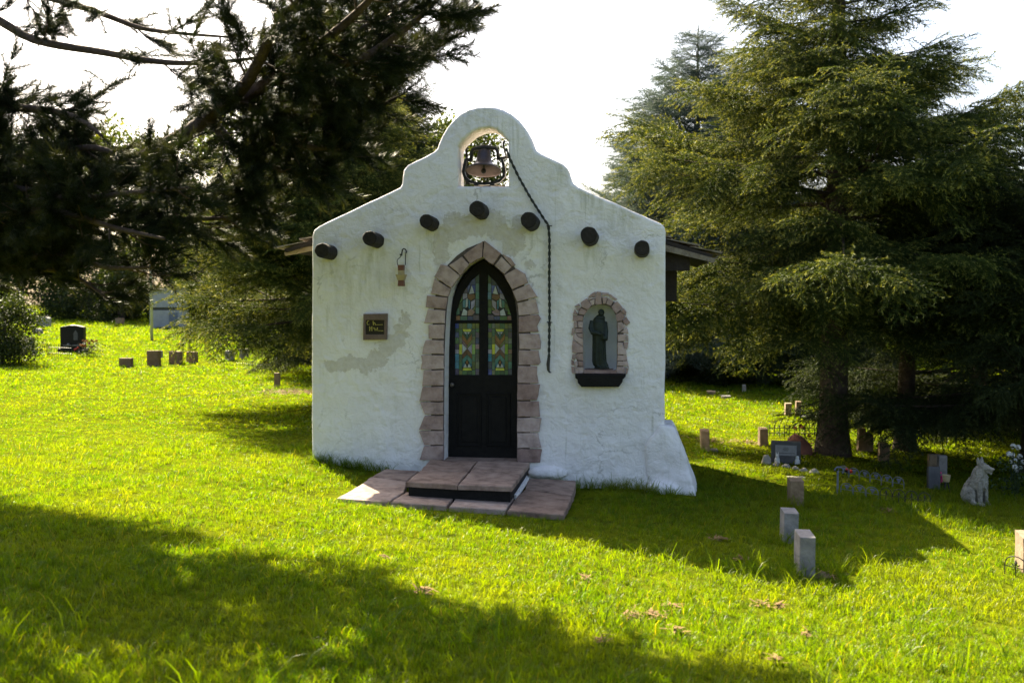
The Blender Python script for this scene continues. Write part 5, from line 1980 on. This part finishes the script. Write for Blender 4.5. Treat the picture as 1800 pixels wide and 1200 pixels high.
def bough(kind, v):
    """mesh of one spruce branch, about its own length L long, growing along +X; kind = (length class, slope class, stiff)"""
    key = (kind, v)
    if key in BOUGHS:
        return BOUGHS[key]
    lc, sc_, stiff = kind
    L = (0.55, 1.1, 1.9, 3.0)[lc]
    el, dr = ((-0.18, .46), (0.10, .34), (0.46, .20))[sc_]
    hang = (0.0 if stiff else (.95, .7, .45)[sc_])
    rr = random.Random(1000 * lc + 100 * sc_ + 10 * v + (5 if stiff else 0))
    P, Ro, S, K = [], [], [], []
    src = SPRIGS_STIFF if stiff else SPRIGS

    def put(p, d, s):
        P.append(tuple(p))
        Ro.append(dir_euler(d, rr.uniform(-0.5, 0.5)))
        S.append(s)
        K.append(rr.randrange(len(src)))
    sd = Vector((0, 1, 0))
    wob = rr.uniform(-1, 1)

    def pos(q):
        return Vector((L * q * math.cos(el), 0.10 * L * math.sin(q * 2.6) * wob, L * (math.sin(el) * q - dr * q * q * .8 + dr * .66 * q ** 3)))
    step = (.12, .15, .165, .18)[lc]
    nq = max(3, int(L / step))
    for j in range(nq + 1):
        q = min(1, 0.16 + 0.84 * j / nq + rr.uniform(-.02, .02))
        p = pos(q)
        tg = (pos(q + .02) - pos(q - .02)).normalized()
        wdt = (0.60 + 0.85 * math.sin(min(1, q) * math.pi * .82)) * (.62, .85, 1.0, 1.12)[lc]
        for sg in (-1, 1):
            if q < .3 and rr.random() < .3:
                continue
            an = math.radians(rr.uniform(38, 76))
            d = tg * math.cos(an) + sd * (sg * math.sin(an)) + Vector((0, 0, rr.uniform(-.5, .08)))
            put(p, d, wdt * rr.uniform(.7, 1.2))
            if lc >= 2 and rr.random() < .7:
                # secondary spray further out on the side shoot
                p2 = p + d.normalized() * wdt * .42
                d2 = d + tg * .5 + Vector((0, 0, rr.uniform(-.6, .15)))
                put(p2, d2, wdt * rr.uniform(.55, .95))
                if rr.random() < hang:
                    put(p2, d * .3 + Vector((0, 0, -1)), rr.uniform(.5, .95))
        if rr.random() < hang:
            put(p, tg * .35 + sd * rr.uniform(-.4, .4) + Vector((0, 0, -1)), rr.uniform(.55, 1.1) * (.55 + .4 * q))
        if rr.random() < .4:
            put(p, tg + Vector((0, 0, .45)) + sd * rr.uniform(-.4, .4), rr.uniform(.45, .75))
    put(pos(.97), (pos(1.0) - pos(.95)).normalized() + Vector((0, 0, .10)), rr.uniform(.7, 1.0) * (.7, .9, 1, 1)[lc])
    V, T, tp, vr = gather(P, Ro, S, K, src, np.random.default_rng(v + 3))
    w = MB()
    w.tube([pos(q) for q in (0, .2, .4, .6, .8, .98)], [0.012 + 0.010 * L, 0.010 + 0.007 * L, .008 + .005 * L, .007 + .003 * L, .006, .003], 5, cap=False)
    n0 = len(V)
    WV = np.array(w.v, np.float32)
    WT_ = []
    for f in w.f:
        WT_ += [(f[0], f[1], f[2]), (f[0], f[2], f[3])]
    nT = len(T)
    V = np.concatenate([V, WV])
    T = np.concatenate([T, np.array(WT_, np.int32) + n0])
    z = np.zeros(len(WV), np.float32)
    me = bpy.data.meshes.new('branch')
    fill_mesh(me, V, T, np.concatenate([tp, z]), np.concatenate([vr, z]))
    me.materials.append(L_SPR)
    me.materials.append(M_BARK)
    mi = np.zeros(len(T), np.int32)
    mi[nT:] = 1
    me.polygons.foreach_set('material_index', mi)
    BOUGHS[key] = (me, L)
    return BOUGHS[key]


def spruce(name, base, H, rad, leafm, label, seed, low=0.5, trunk_r=0.22, dz=0.30, prof=0.85, cat='tree', group=None, stiff=False, lift=0, lmin=.7, lmax=1.15, thin=1.0, extra=()):
    rr = random.Random(seed)
    t = thing(name, base, label, cat, group)
    mb = MB()
    pts = [(0, 0, -0.3), (0, 0, 0.15), (0, 0, 0.6), (0.02, 0.01, H * .3), (0.0, 0.02, H * .65), (0, 0, H)]
    mb.tube(pts, [trunk_r * 1.6, trunk_r * 1.25, trunk_r, trunk_r * .8, trunk_r * .42, 0.01], 14)
    mb.build('trunk', M_BARK, t, local=True, smooth=True)
    # the crown itself carries the leading shoot; every branch is a piece of it
    src = SPRIGS_STIFF
    P = [(0, 0, H - .45), (0, 0, H - .3), (0, 0, H - .6), (0, 0, H - .75)]
    Ro = [dir_euler((.05, 0, 1)), dir_euler((.5, .3, 1)), dir_euler((-.5, .3, .8)), dir_euler((.1, -.6, .8))]
    crown = foliage('crown', P, Ro, [1.0, .6, .7, .7], [0, 1, 2, 0], src, leafm, t, seed)
    z = low
    while z < H - 0.25:
        u = z / H
        n = rr.choice((5, 6, 6, 7)) if u < .85 else 5
        a0 = rr.uniform(0, 6.28)
        for i in range(n):
            a = a0 + 2 * math.pi * i / n + rr.uniform(-.35, .35)
            if rr.random() > thin:
                continue
            L = ((rad * (1 - u) ** prof + 0.15) if not callable(prof) else prof(u)) * rr.uniform(lmin, lmax)
            if u < 0.12:
                L *= rr.uniform(0.7, 1.0)
            lc = 0 if L < .8 else 1 if L < 1.5 else 2 if L < 2.4 else 3
            s_ = max(0, min(2, (0 if u < .34 else 1 if u < .68 else 2) + lift + (rr.random() < .3)))
            me, L0 = bough((lc, s_, stiff), rr.randrange(3 if lc > 1 else 2))
            o = bpy.data.objects.new('branch', me)
            COL.objects.link(o)
            o.parent = crown
            o.location = (0, 0, z + rr.uniform(-.1, .1))
            o.rotation_euler = (rr.uniform(-.2, .2), rr.uniform(-.12, .12), a)
            k = L / L0
            o.scale = (k, max(.75, min(1.25, k)), max(.75, min(1.25, k)))
            if leafm is not L_SPR:
                o.material_slots[0].link = 'OBJECT'
                o.material_slots[0].material = leafm
        z += dz * rr.uniform(.8, 1.2)
    for (z, a, L, s_) in extra:                          # single long boughs that break the outline
        me, L0 = bough((3, s_, stiff), 1)
        o = bpy.data.objects.new('branch', me)
        COL.objects.link(o)
        o.parent = crown
        o.location = (0, 0, z)
        o.rotation_euler = (0, -.05, a)
        o.scale = (L / L0,) * 3
        if leafm is not L_SPR:
            o.material_slots[0].link = 'OBJECT'
            o.material_slots[0].material = leafm
    return t


def on_g(px, Y):
    """a point of the lawn in the photo's column px at depth Y behind the facade"""
    p = at(px, 700, Y)
    return Vector((p.x, p.y, GZ(p.x, p.y)))


# spruces near the chapel


def steps_prof(pts):
    return lambda u: float(np.interp(u, [q[0] for q in pts], [q[1] for q in pts]))


spruce('norway_spruce', on_g(1465, 4.6), 11.2, 3.5, L_SPR, 'big olive green spruce with drooping twigs and dark trunk right of the chapel', 101, low=2.45, trunk_r=0.22, dz=0.30,
       prof=steps_prof([(0, 3.0), (.25, 3.1), (.36, 2.9), (.44, 2.3), (.52, 1.55), (.60, 1.15), (.75, .95), (1, .15)]), lmin=.5, lmax=1.2, extra=[(4.3, 0.05, 3.3, 2), (3.7, -0.5, 3.1, 2), (5.0, 0.6, 2.6, 2), (4.6, 2.7, 2.8, 1), (6.3, 3.0, 1.9, 2)])
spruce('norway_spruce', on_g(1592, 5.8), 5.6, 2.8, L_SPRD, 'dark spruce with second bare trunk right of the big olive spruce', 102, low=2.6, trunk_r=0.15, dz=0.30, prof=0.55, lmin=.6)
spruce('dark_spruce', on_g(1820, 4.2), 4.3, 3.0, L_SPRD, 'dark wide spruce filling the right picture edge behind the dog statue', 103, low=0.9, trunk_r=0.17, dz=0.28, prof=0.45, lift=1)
spruce('norway_spruce', on_g(580, 5.8), 6.4, 4.5, L_SPR, 'spruce with low sweeping branches half hidden behind the left chapel wall', 104, low=1.62, trunk_r=0.2, dz=0.20, prof=steps_prof([(0, 2.9), (.27, 3.2), (.34, 2.7), (.40, 2.3), (.5, 2.1), (.7, 1.5), (1, .2)]), lmin=.65, lmax=1.08, lift=1)
spruce('blue_spruce', on_g(1222, 19.0), 10.6, 4.3, L_BLUE, 'blue green spruce rising behind the right slope of the chapel gable', 105, low=0.6, trunk_r=0.24, dz=0.32, prof=0.75, stiff=True, lift=1, lmin=.7)
spruce('blue_spruce', on_g(1108, 22.0), 8.2, 2.3, L_BLUE, 'smaller blue green spruce close to the gable, left of the taller one', 106, low=1.2, trunk_r=0.16, dz=0.36, prof=0.8, stiff=True, lift=1)
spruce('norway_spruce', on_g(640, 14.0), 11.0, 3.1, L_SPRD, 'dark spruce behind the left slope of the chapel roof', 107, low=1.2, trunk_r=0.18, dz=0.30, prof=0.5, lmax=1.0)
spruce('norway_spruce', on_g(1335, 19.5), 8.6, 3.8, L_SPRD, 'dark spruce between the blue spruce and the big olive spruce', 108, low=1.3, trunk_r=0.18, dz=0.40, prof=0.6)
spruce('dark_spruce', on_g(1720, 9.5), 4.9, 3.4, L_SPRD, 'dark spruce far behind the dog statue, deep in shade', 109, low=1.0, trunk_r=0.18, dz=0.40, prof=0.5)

# ---- the big pine on the left: trunk just outside the frame, limbs traced in space
pb = Vector((-6.3, -0.9, GZ(-6.3, -0.9)))
pine = thing('pine_tree', pb, 'big dark pine whose long needled limbs overhang the lawn at upper left', 'tree')
pr_ = random.Random(17)
mb = MB()
mb.tube([(0, 0, -0.3), (0, 0, .2), (0.05, 0, 1.5), (0.0, .1, 4), (.1, .1, 7), (.0, 0, 10)], [.36, .30, .25, .2, .13, .04], 16)
mb.build('trunk', M_PBARK, pine, local=True, smooth=True)
LIMBS = [
    # (points (px, py, Y), start radius, tuft density, half-length of side shoots, bareness)
    ([(-260, 520, -1.2), (-80, 400, -1.6), (150, 330, -2.2), (320, 240, -2.6), (365, 205, -2.8), (430, 172, -3.0), (520, 120, -3.1), (620, 62, -3.1), (720, 0, -3.0)], .10, 1.9, .62, .30),
    ([(-260, 60, -1.4), (-60, 20, -1.8), (60, 70, -2.2), (180, 92, -2.5), (290, 110, -2.7), (400, 108, -2.8), (470, 98, -2.8)], .05, .5, .42, .35),
    ([(-200, -80, -1.4), (100, 0, -2.0), (180, 25, -2.4), (250, 50, -2.6), (330, 60, -2.8), (410, 66, -2.9)], .035, .45, .35, .3),
    ([(520, 120, -3.1), (600, 150, -2.9), (690, 125, -2.7), (760, 88, -2.5), (822, 52, -2.4)], .04, 1.7, .50, .0),
    ([(520, 120, -3.1), (620, 110, -3.3), (700, 60, -3.3), (760, 10, -3.2), (790, -40, -3.1)], .04, 1.6, .55, .0),
    ([(430, 172, -3.0), (500, 200, -2.9), (570, 215, -2.8), (640, 200, -2.7), (700, 170, -2.6)], .045, 2.2, .5, .05),
    ([(365, 205, -2.8), (410, 255, -2.8), (460, 290, -2.8), (520, 300, -2.8), (560, 290, -2.8)], .05, 2.2, .5, .1),
    ([(365, 205, -2.8), (430, 150, -3.4), (480, 60, -3.8), (540, -20, -4.0), (600, -120, -4.0)], .06, 1.7, .6, .1),
    ([(430, 172, -3.0), (560, 80, -3.5), (650, 0, -3.7), (720, -90, -3.6)], .05, 1.7, .6, .1),
    ([(-260, 500, -1.2), (-60, 430, -1.9), (100, 405, -2.3), (230, 385, -2.5), (350, 385, -2.6), (455, 380, -2.6)], .05, 2.5, .50, .02),
    ([(-260, 480, -1.2), (-60, 470, -1.8), (60, 470, -2.2), (130, 485, -2.4), (190, 525, -2.5)], .05, 1.8, .42, .1),
    ([(-260, 420, -1.2), (-60, 450, -2.0), (90, 450, -2.5), (190, 470, -2.8), (270, 470, -3.0)], .05, 1.3, .45, .15),
    ([(-260, 340, -1.2), (-80, 290, -2.2), (60, 275, -2.7), (170, 260, -3.0), (250, 300, -3.2)], .06, 2.4, .6, .05),
    ([(-260, 240, -1.2), (-80, 190, -2.2), (40, 190, -2.7), (130, 205, -3.0), (180, 240, -3.2)], .06, 1.9, .6, .05),
    ([(-200, 330, -1.2), (0, 330, -2.6), (120, 350, -3.2), (220, 340, -3.5), (330, 330, -3.6)], .05, 2.9, .6, .02),
    ([(150, 330, -2.2), (230, 310, -2.5), (310, 325, -2.7), (390, 340, -2.8), (450, 330, -2.8)], .045, 3.0, .5, .0),
    ([(430, 172, -3.0), (480, 225, -3.0), (530, 255, -3.0), (580, 260, -3.0), (630, 245, -3.0)], .045, 2.2, .5, .05),
    ([(-260, 340, -1.2), (-60, 380, -2.6), (80, 370, -3.2), (200, 400, -3.4), (290, 420, -3.5)], .05, 1.8, .5, .05),
    # limbs outside the frame that shade the lawn in front
    ([(-260, 300, -1.2), (-330, 200, -2.6), (-330, 60, -3.6), (-280, -60, -4.2)], .07, .5, .6, .3),
    ([(-200, 100, -1.2), (-60, -80, -2.4), (80, -180, -3.2), (200, -240, -3.6)], .06, .7, .7, .2),
    ([(-160, -60, -1.2), (100, -200, -2.4), (300, -240, -3.2), (460, -220, -3.6), (580, -160, -3.8)], .07, .8, .6, .2),
]
lb = MB()
P, Ro, S, K = [], [], [], []


def ptuft(p, d, s):
    P.append(tuple(Vector(p) - pb))
    Ro.append(dir_euler(d, pr_.uniform(-3, 3)))
    S.append(s)
    K.append(pr_.randrange(4))


for pts, r0, dens, sl, bare in LIMBS:
    w = [at(x, y, Y) for x, y, Y in pts]
    # smooth the polyline
    fine = []
    for i in range(len(w) - 1):
        p0, p1, p2, p3 = w[max(0, i - 1)], w[i], w[i + 1], w[min(len(w) - 1, i + 2)]
        for j in range(5):
            t = j / 5
            fine.append(0.5 * ((2 * p1) + (p2 - p0) * t + (2 * p0 - 5 * p1 + 4 * p2 - p3) * t * t + (3 * p1 - p0 - 3 * p2 + p3) * t ** 3))
    fine.append(w[-1])
    n = len(fine)
    lb.tube([p - pb for p in fine], [r0 * (1 - 0.85 * i / (n - 1)) + .004 for i in range(n)], 8)
    tot = sum((fine[i + 1] - fine[i]).length for i in range(n - 1))
    acc = 0
    nxt = 0
    for i in range(n - 1):
        seg = fine[i + 1] - fine[i]
        acc += seg.length
        q = acc / tot
        if q < bare:
            # bare inner limb: a few dead twigs
            if pr_.random() < .5:
                d = Vector((pr_.gauss(0, 1), pr_.gauss(0, 1), pr_.gauss(0, .7))).normalized()
                lb.tube([fine[i] - pb, fine[i] - pb + d * .25 + Vector((0, 0, .03)), fine[i] - pb + d * .5], [.008, .005, .003], 4, cap=False)
            continue
        while nxt < acc:
            nxt += 0.15 / dens
            if nxt < bare * tot:
                continue
            o = fine[i] + seg * pr_.random()
            # the needles stand in clumps with open gaps between that let the sun through
            cl = o - sv * o.dot(sv)
            if noise.noise(cl * 0.95 + Vector((3.3, 1.2, 0))) + 0.45 * noise.noise(cl * 2.3) < -0.31 and pr_.random() < .95:
                continue
            tdir = seg.normalized()
            perp = Vector((pr_.gauss(0, 1), pr_.gauss(0, 1), pr_.gauss(0, .55)))
            perp = (perp - tdir * perp.dot(tdir)).normalized()
            d = (tdir * pr_.uniform(.35, .9) + perp * pr_.uniform(.5, 1.0)).normalized()
            ln = sl * pr_.uniform(.5, 1.25) * (1.1 - .45 * q)
            e = o + d * ln + Vector((0, 0, .10 * ln))
            m_ = o + d * ln * .5 - Vector((0, 0, .05 * ln))
            lb.tube([o - pb, m_ - pb, e - pb], [.009, .007, .004], 4, cap=False)
            k = max(2, int(ln / .12))
            for j in range(k + 1):
                s_ = .30 + .70 * j / k
                c = o.lerp(m_, s_ * 2) if s_ < .5 else m_.lerp(e, s_ * 2 - 1)
                for _ in range(2):
                    dd = d + Vector((pr_.gauss(0, .55), pr_.gauss(0, .55), pr_.gauss(.12, .40)))
                    ptuft(c, dd, pr_.uniform(.65, 1.05))
            ptuft(e, d + Vector((0, 0, .25)), 1.05)
    ptuft(fine[-1], fine[-1] - fine[-3], 1.1)
lo = lb.build('limbs', M_PBARK, pine, local=True, smooth=True)
foliage('crown', P, Ro, S, K, PTF, L_PINE, pine, 5)
N_PINE = len(P)


# ---- broadleaf trees and far wood
def broadleaf(name, base, H, rad, src, mat, label, seed, z0=0.5, n=420, sc=1.3, trunk_r=0.18, group=None, cat='tree', squash=1.0):
    rr = random.Random(seed)
    t = thing(name, base, label, cat, group)
    mb = MB()
    mb.tube([(0, 0, -.2), (0.03, 0, H * .3), (.08, .05, H * .6), (0, 0, H * .9)], [trunk_r * 1.3, trunk_r, trunk_r * .6, .03], 10)
    for i in range(6):
        a = rr.uniform(0, 6.28)
        z = H * rr.uniform(.25, .6)
        mb.tube([(0, 0, z), (rad * .35 * math.cos(a), rad * .35 * math.sin(a), z + H * .12), (rad * .75 * math.cos(a), rad * .75 * math.sin(a), z + H * .2)], [trunk_r * .45, trunk_r * .3, .02], 6)
    mb.build('trunk', M_BARK, t, local=True)
    # crown: leaf sprays gathered in uneven boughs
    boughs = []
    for i in range(max(9, int(n / 38))):
        a, v = rr.uniform(0, 6.28), rr.uniform(0, 1)
        rz = z0 + (H - z0) * v
        env = math.sin(math.pi * min(1, .18 + .80 * v)) ** .7
        r_ = rad * env * math.sqrt(rr.uniform(.25, 1))
        boughs.append((Vector((r_ * math.cos(a), r_ * math.sin(a) * squash, rz)), rr.uniform(.55, 1.1) * rad * .30 + .25))
    P, Ro, S, K = [], [], [], []
    for i in range(n):
        c, br_ = boughs[rr.randrange(len(boughs))]
        d = Vector((rr.gauss(0, 1), rr.gauss(0, 1), rr.gauss(0, .75))).normalized() * br_ * rr.uniform(.3, 1.1)
        p = c + d
        p.z = max(p.z, .12)
        P.append(tuple(p))
        Ro.append((rr.uniform(0, 6.28), rr.uniform(0, 6.28), rr.uniform(0, 6.28)))
        S.append(sc * rr.uniform(.7, 1.25))
        K.append(rr.randrange(len(src)))
    foliage('crown', P, Ro, S, K, src, mat, t, seed)
    return t


broadleaf('broadleaf_tree', on_g(820, 21), 8.2, 1.35, LEAF, L_BROAD, 'yellow green leafy tree seen through the bell opening', 201, z0=2.0, n=900, sc=1.2)
broadleaf('broadleaf_tree', on_g(700, 26), 8.6, 3.6, LEAF, L_BROADD, 'dark leafy tree left of the bell gable behind the pine limbs', 202, z0=1.0, n=600, sc=1.5)
broadleaf('leafy_shrub', gnd(4, 640), 1.9, 0.85, LEAFN, L_BROADD, 'dark shrub with bright leaves at the far left edge of the lawn', 203, z0=0.1, n=420, sc=1.3, trunk_r=.05, cat='shrub')
FG = 'trees closing off the far lawn'
rr = random.Random(77)
far = [(-120, 44), (-40, 50), (40, 46), (115, 52), (190, 47), (255, 53), (330, 56), (395, 49), (455, 53), (520, 46), (600, 50), (680, 40),
       (980, 40), (1060, 34), (1140, 38), (1215, 33), (1285, 40), (1345, 34), (1410, 42), (1480, 36), (1545, 42), (1610, 36), (1680, 33), (1760, 38), (1850, 30)]
ORD = 'first second third fourth fifth sixth seventh eighth ninth tenth eleventh twelfth thirteenth'.split()
for i, (px, Y) in enumerate(far):
    left = px < 900
    dark = (i % 3 != 1) or not left
    H = rr.uniform(7.0, 10.0) if left else rr.uniform(5.0, 7.0)
    if px < 430:
        H = rr.uniform(10.5, 13.0)
    if 900 < px < 1100:
        H = 4.2
    if px > 1600:
        H = 5.5
    base = on_g(px, Y)
    nth = (i if left else i - 12)
    lab = ('dense dark green' if dark else 'paler leafy') + (' tree closing the far edge of the left lawn, ' if left else ' tree closing the far side of the right lawn, ') + ORD[nth] + ' from the left'
    broadleaf('far_tree', base, H, rr.uniform(3.4, 4.4), LEAF, L_BROADD if dark else L_BROAD, lab, 300 + i, z0=0.3, n=400, sc=rr.uniform(2.6, 3.2), group=FG)
# more of the same wood further out on both sides
mold = [o for o in COL.objects if o.name.startswith('far_tree')]
for i, (x, y) in enumerate([(-46, 38), (-52, 30), (-57, 20), (-50, 10), (-40, 47), (46, 30), (52, 22)]):
    s_ = mold[(i * 2 + 1) % 11 if x < 0 else 14 + i]
    o = s_.copy()
    COL.objects.link(o)
    o.location = (x, y, GZ(x, y))
    o.rotation_euler = (0, 0, i * 1.3)
    o['label'] = 'leafy tree standing outside the view to the ' + ('left' if x < 0 else 'right') + ', ' + ORD[i] + ' of the outer trees'
    for c in s_.children:
        d_ = c.copy()
        COL.objects.link(d_)
        d_.parent = o
for i, (px, Y, H, r_) in enumerate([(215, 40, 2.3, 2.4), (160, 42, 2.6, 2.6), (370, 42, 2.2, 2.4)]):
    broadleaf('dark_hedge', on_g(px, Y), H, r_, LEAF, L_BROADD, ['dark clipped bush behind the far pinkish gravestone', 'dark bush at the far lawn above the black headstone', 'dark bush right of the pale shed at the far lawn'][i], 400 + i, z0=0.1, n=420, sc=1.6, cat='bush')

# ------------------------------------------------------------------ litter on the lawn
M_LITTER = mk('dry needles', [(0.10, 0.06, 0.025), (0.26, 0.16, 0.07)], 0.95, 20)
rr = random.Random(8)
mb = MB()
spots = [(745, 1042, .06, 30), (1030, 1020, .05, 20), (1150, 1085, .11, 34), (1175, 1070, .08, 24), (1110, 1087, .06, 24), (1370, 1068, .06, 18), (1335, 1065, .05, 14), (1055, 1130, .05, 20), (1190, 1112, .05, 18),
         (1265, 950, .09, 34), (1300, 985, .04, 14), (1360, 1165, .06, 20), (1420, 1120, .05, 14), (1560, 900, .12, 46), (500, 690, .9, 600), (540, 690, .7, 500), (1400, 790, .8, 260), (680, 985, .04, 12),
         (1440, 1014, .09, 40), (1250, 775, .4, 130), (1310, 778, .3, 100)]
BARE = []
for (px, py, r, n) in spots:
    c = gnd(px, py)
    if py > 900:
        BARE.append((c.x, c.y, r * 1.25))
    for i in range(n):
        a, q = rr.uniform(0, 6.28), r * abs(rr.gauss(0, .6))
        x, y = c.x + q * math.cos(a), c.y + q * math.sin(a)
        z = GZ(x, y) + rr.uniform(.008, .04)
        b, l = rr.uniform(0, 6.28), rr.uniform(.02, .06)
        d = Vector((math.cos(b), math.sin(b), rr.uniform(-.4, .4))) * l
        s = Vector((-math.sin(b), math.cos(b), 0)) * rr.uniform(.003, .010)
        p = Vector((x, y, z))
        mb.add([p - d - s, p + d * .6 - s * 1.2, p + d + s * .4, p - d * .5 + s], [(0, 1, 2, 3)])
o = mb.build('needle_litter', M_LITTER)
o['kind'] = 'stuff'

# ------------------------------------------------------------------ grass
L_GRASS = leaf_mat('grass blades', (0.051, 0.101, 0.003), (0.120, 0.174, 0.004), (0.27, 0.23, 0.06), 0.58, 0.42, 0.25, (1.95, 1.92, 0.12), var=0.0, patch=(0.17, 0.18, 0.010))
GT = [grass_tuft('lawn tuft source', L_GRASS, 1, 16, 0.065, 0.0055, 0.040, 0.5),
      grass_tuft('lawn tuft source', L_GRASS, 2, 16, 0.080, 0.005, 0.045, 0.7),
      grass_tuft('lawn tuft source', L_GRASS, 3, 14, 0.055, 0.006, 0.040, 0.9),
      grass_tuft('long tuft source', L_GRASS, 4, 11, 0.20, 0.0062, 0.05, 0.75),
      grass_tuft('far tuft source', L_GRASS, 5, 34, 0.042, 0.013, 0.12, 0.7, dry=0.01)]


def inside(p, poly):
    x, y = p
    r_ = False
    for i in range(len(poly)):
        (x1, y1), (x2, y2) = poly[i - 1], poly[i]
        if (y1 > y) != (y2 > y) and x < (x2 - x1) * (y - y1) / (y2 - y1) + x1:
            r_ = not r_
    return r_


rr = random.Random(21)
P, Ro, S, K = [], [], [], []
IC = RCAM.transposed()


def seen(x, y, m=320):
    v = IC @ (Vector((x, y, GZ(x, y))) - CAM)
    if v.z > -0.5:
        return None
    px = CX + F_PX * v.x / -v.z
    py = CY - F_PX * v.y / -v.z
    if px < -m or px > 1800 + m or py > 1200 + 140:
        return None
    return -v.z


def blocked(x, y):
    if XL + 0.02 < x < XR - 0.02 and 0.0 < y < 3.2:
        return True
    if y < 0.05 and y > -2.2 and -1.6 < x < 1.3 and inside((x, y), FOOT_LOW):
        return True
    return False


def sow(x, y, s, k):
    lean = rr.gauss(0, .12)
    P.append((x, y, GZ(x, y)))
    Ro.append((rr.gauss(0, .12), lean, rr.uniform(0, 6.28)))
    S.append(s)
    K.append(k)


cell = 0.052
y = -8.4
while y < 60:
    d_ = max(3.0, y + 11)
    st = max(0.052, 0.0088 * d_ if d_ < 14 else 0.0125 * d_)
    x0, x1 = 1.83 - d_ * 0.86, 1.83 + d_ * 0.52
    x = x0
    while x < x1:
        xx, yy = x + rr.uniform(-.6, .6) * st, y + rr.uniform(-.6, .6) * st
        x += st
        if blocked(xx, yy):
            continue
        dd = seen(xx, yy)
        if dd is None:
            continue
        nn = noise.noise(Vector((xx * 1.1, yy * 1.1, 2))) + .5 * noise.noise(Vector((xx * 3.1, yy * 3.1, 5)))
        if any((xx - bx) ** 2 + (yy - by) ** 2 < br_ * br_ and rr.random() < .75 for bx, by, br_ in BARE):
            continue
        if dd < 13:
            s = rr.uniform(.55, 1.0) * (1 + .35 * nn) * max(1, st / .085)
            if -1.7 < xx < 1.4 and -2.35 < yy < 0.1 and (blocked(xx, yy + .22) or blocked(xx - .18, yy) or blocked(xx + .18, yy)):
                s *= .5
            sow(xx, yy, s, rr.randrange(3))
        else:
            s = st / .17 * rr.uniform(.65, 1.05) * (1 + .25 * nn)
            sow(xx, yy, s, 4)
    y += st
# longer tufts in the foreground right, against walls, stones and fences
for i in range(1500):
    x, y = rr.uniform(-4, 6), rr.uniform(-8.2, -3.0)
    v = seen(x, y)
    if v is None:
        continue
    nn = noise.noise(Vector((x * .7, y * .7, 12)))
    pxw = max(0, min(1, (x + 0.5) / 3)) * max(0, min(1, (-4.6 - y) / 1.5)) + .05
    if rr.random() < pxw * (.55 + nn):
        sow(x, y, rr.uniform(.55, 1.15), 3)
for i in range(170):
    t = rr.random()
    if rr.random() < .62:
        x, y = 0.85 + 1.35 * t, -0.05 - abs(rr.gauss(0, .05)) - max(0, (t - .62)) * .7
    else:
        x, y = XL + 1.0 * t, -0.03 - abs(rr.gauss(0, .04))
    if not blocked(x, y):
        sow(x, y, rr.uniform(.35, .85), 3)
for (px, py, n, r) in [(1414, 1012, 26, .16), (1386, 954, 20, .14), (1398, 890, 18, .14), (1470, 1000, 30, .35), (1560, 905, 50, .6), (1700, 905, 50, .6), (1240, 795, 16, .2), (1260, 1010, 40, .5), (487, 684, 14, .2)]:
    c = gnd(px, py)
    for i in range(n):
        sow(c.x + rr.gauss(0, r), c.y + rr.gauss(0, r * .6), rr.uniform(.4, .85), 3)
for i in range(60):
    a, b = FOOT_LOW[0], FOOT_LOW[1]
    t = rr.random()
    sow(a[0] + (b[0] - a[0]) * t, a[1] + (b[1] - a[1]) * t - .02 - abs(rr.gauss(0, .03)), rr.uniform(.16, .36), 3)
gr = scatter('grass', P, Ro, S, K, GT)
gr['kind'] = 'stuff'
print('grass tufts', len(P), 'pine tufts', N_PINE)
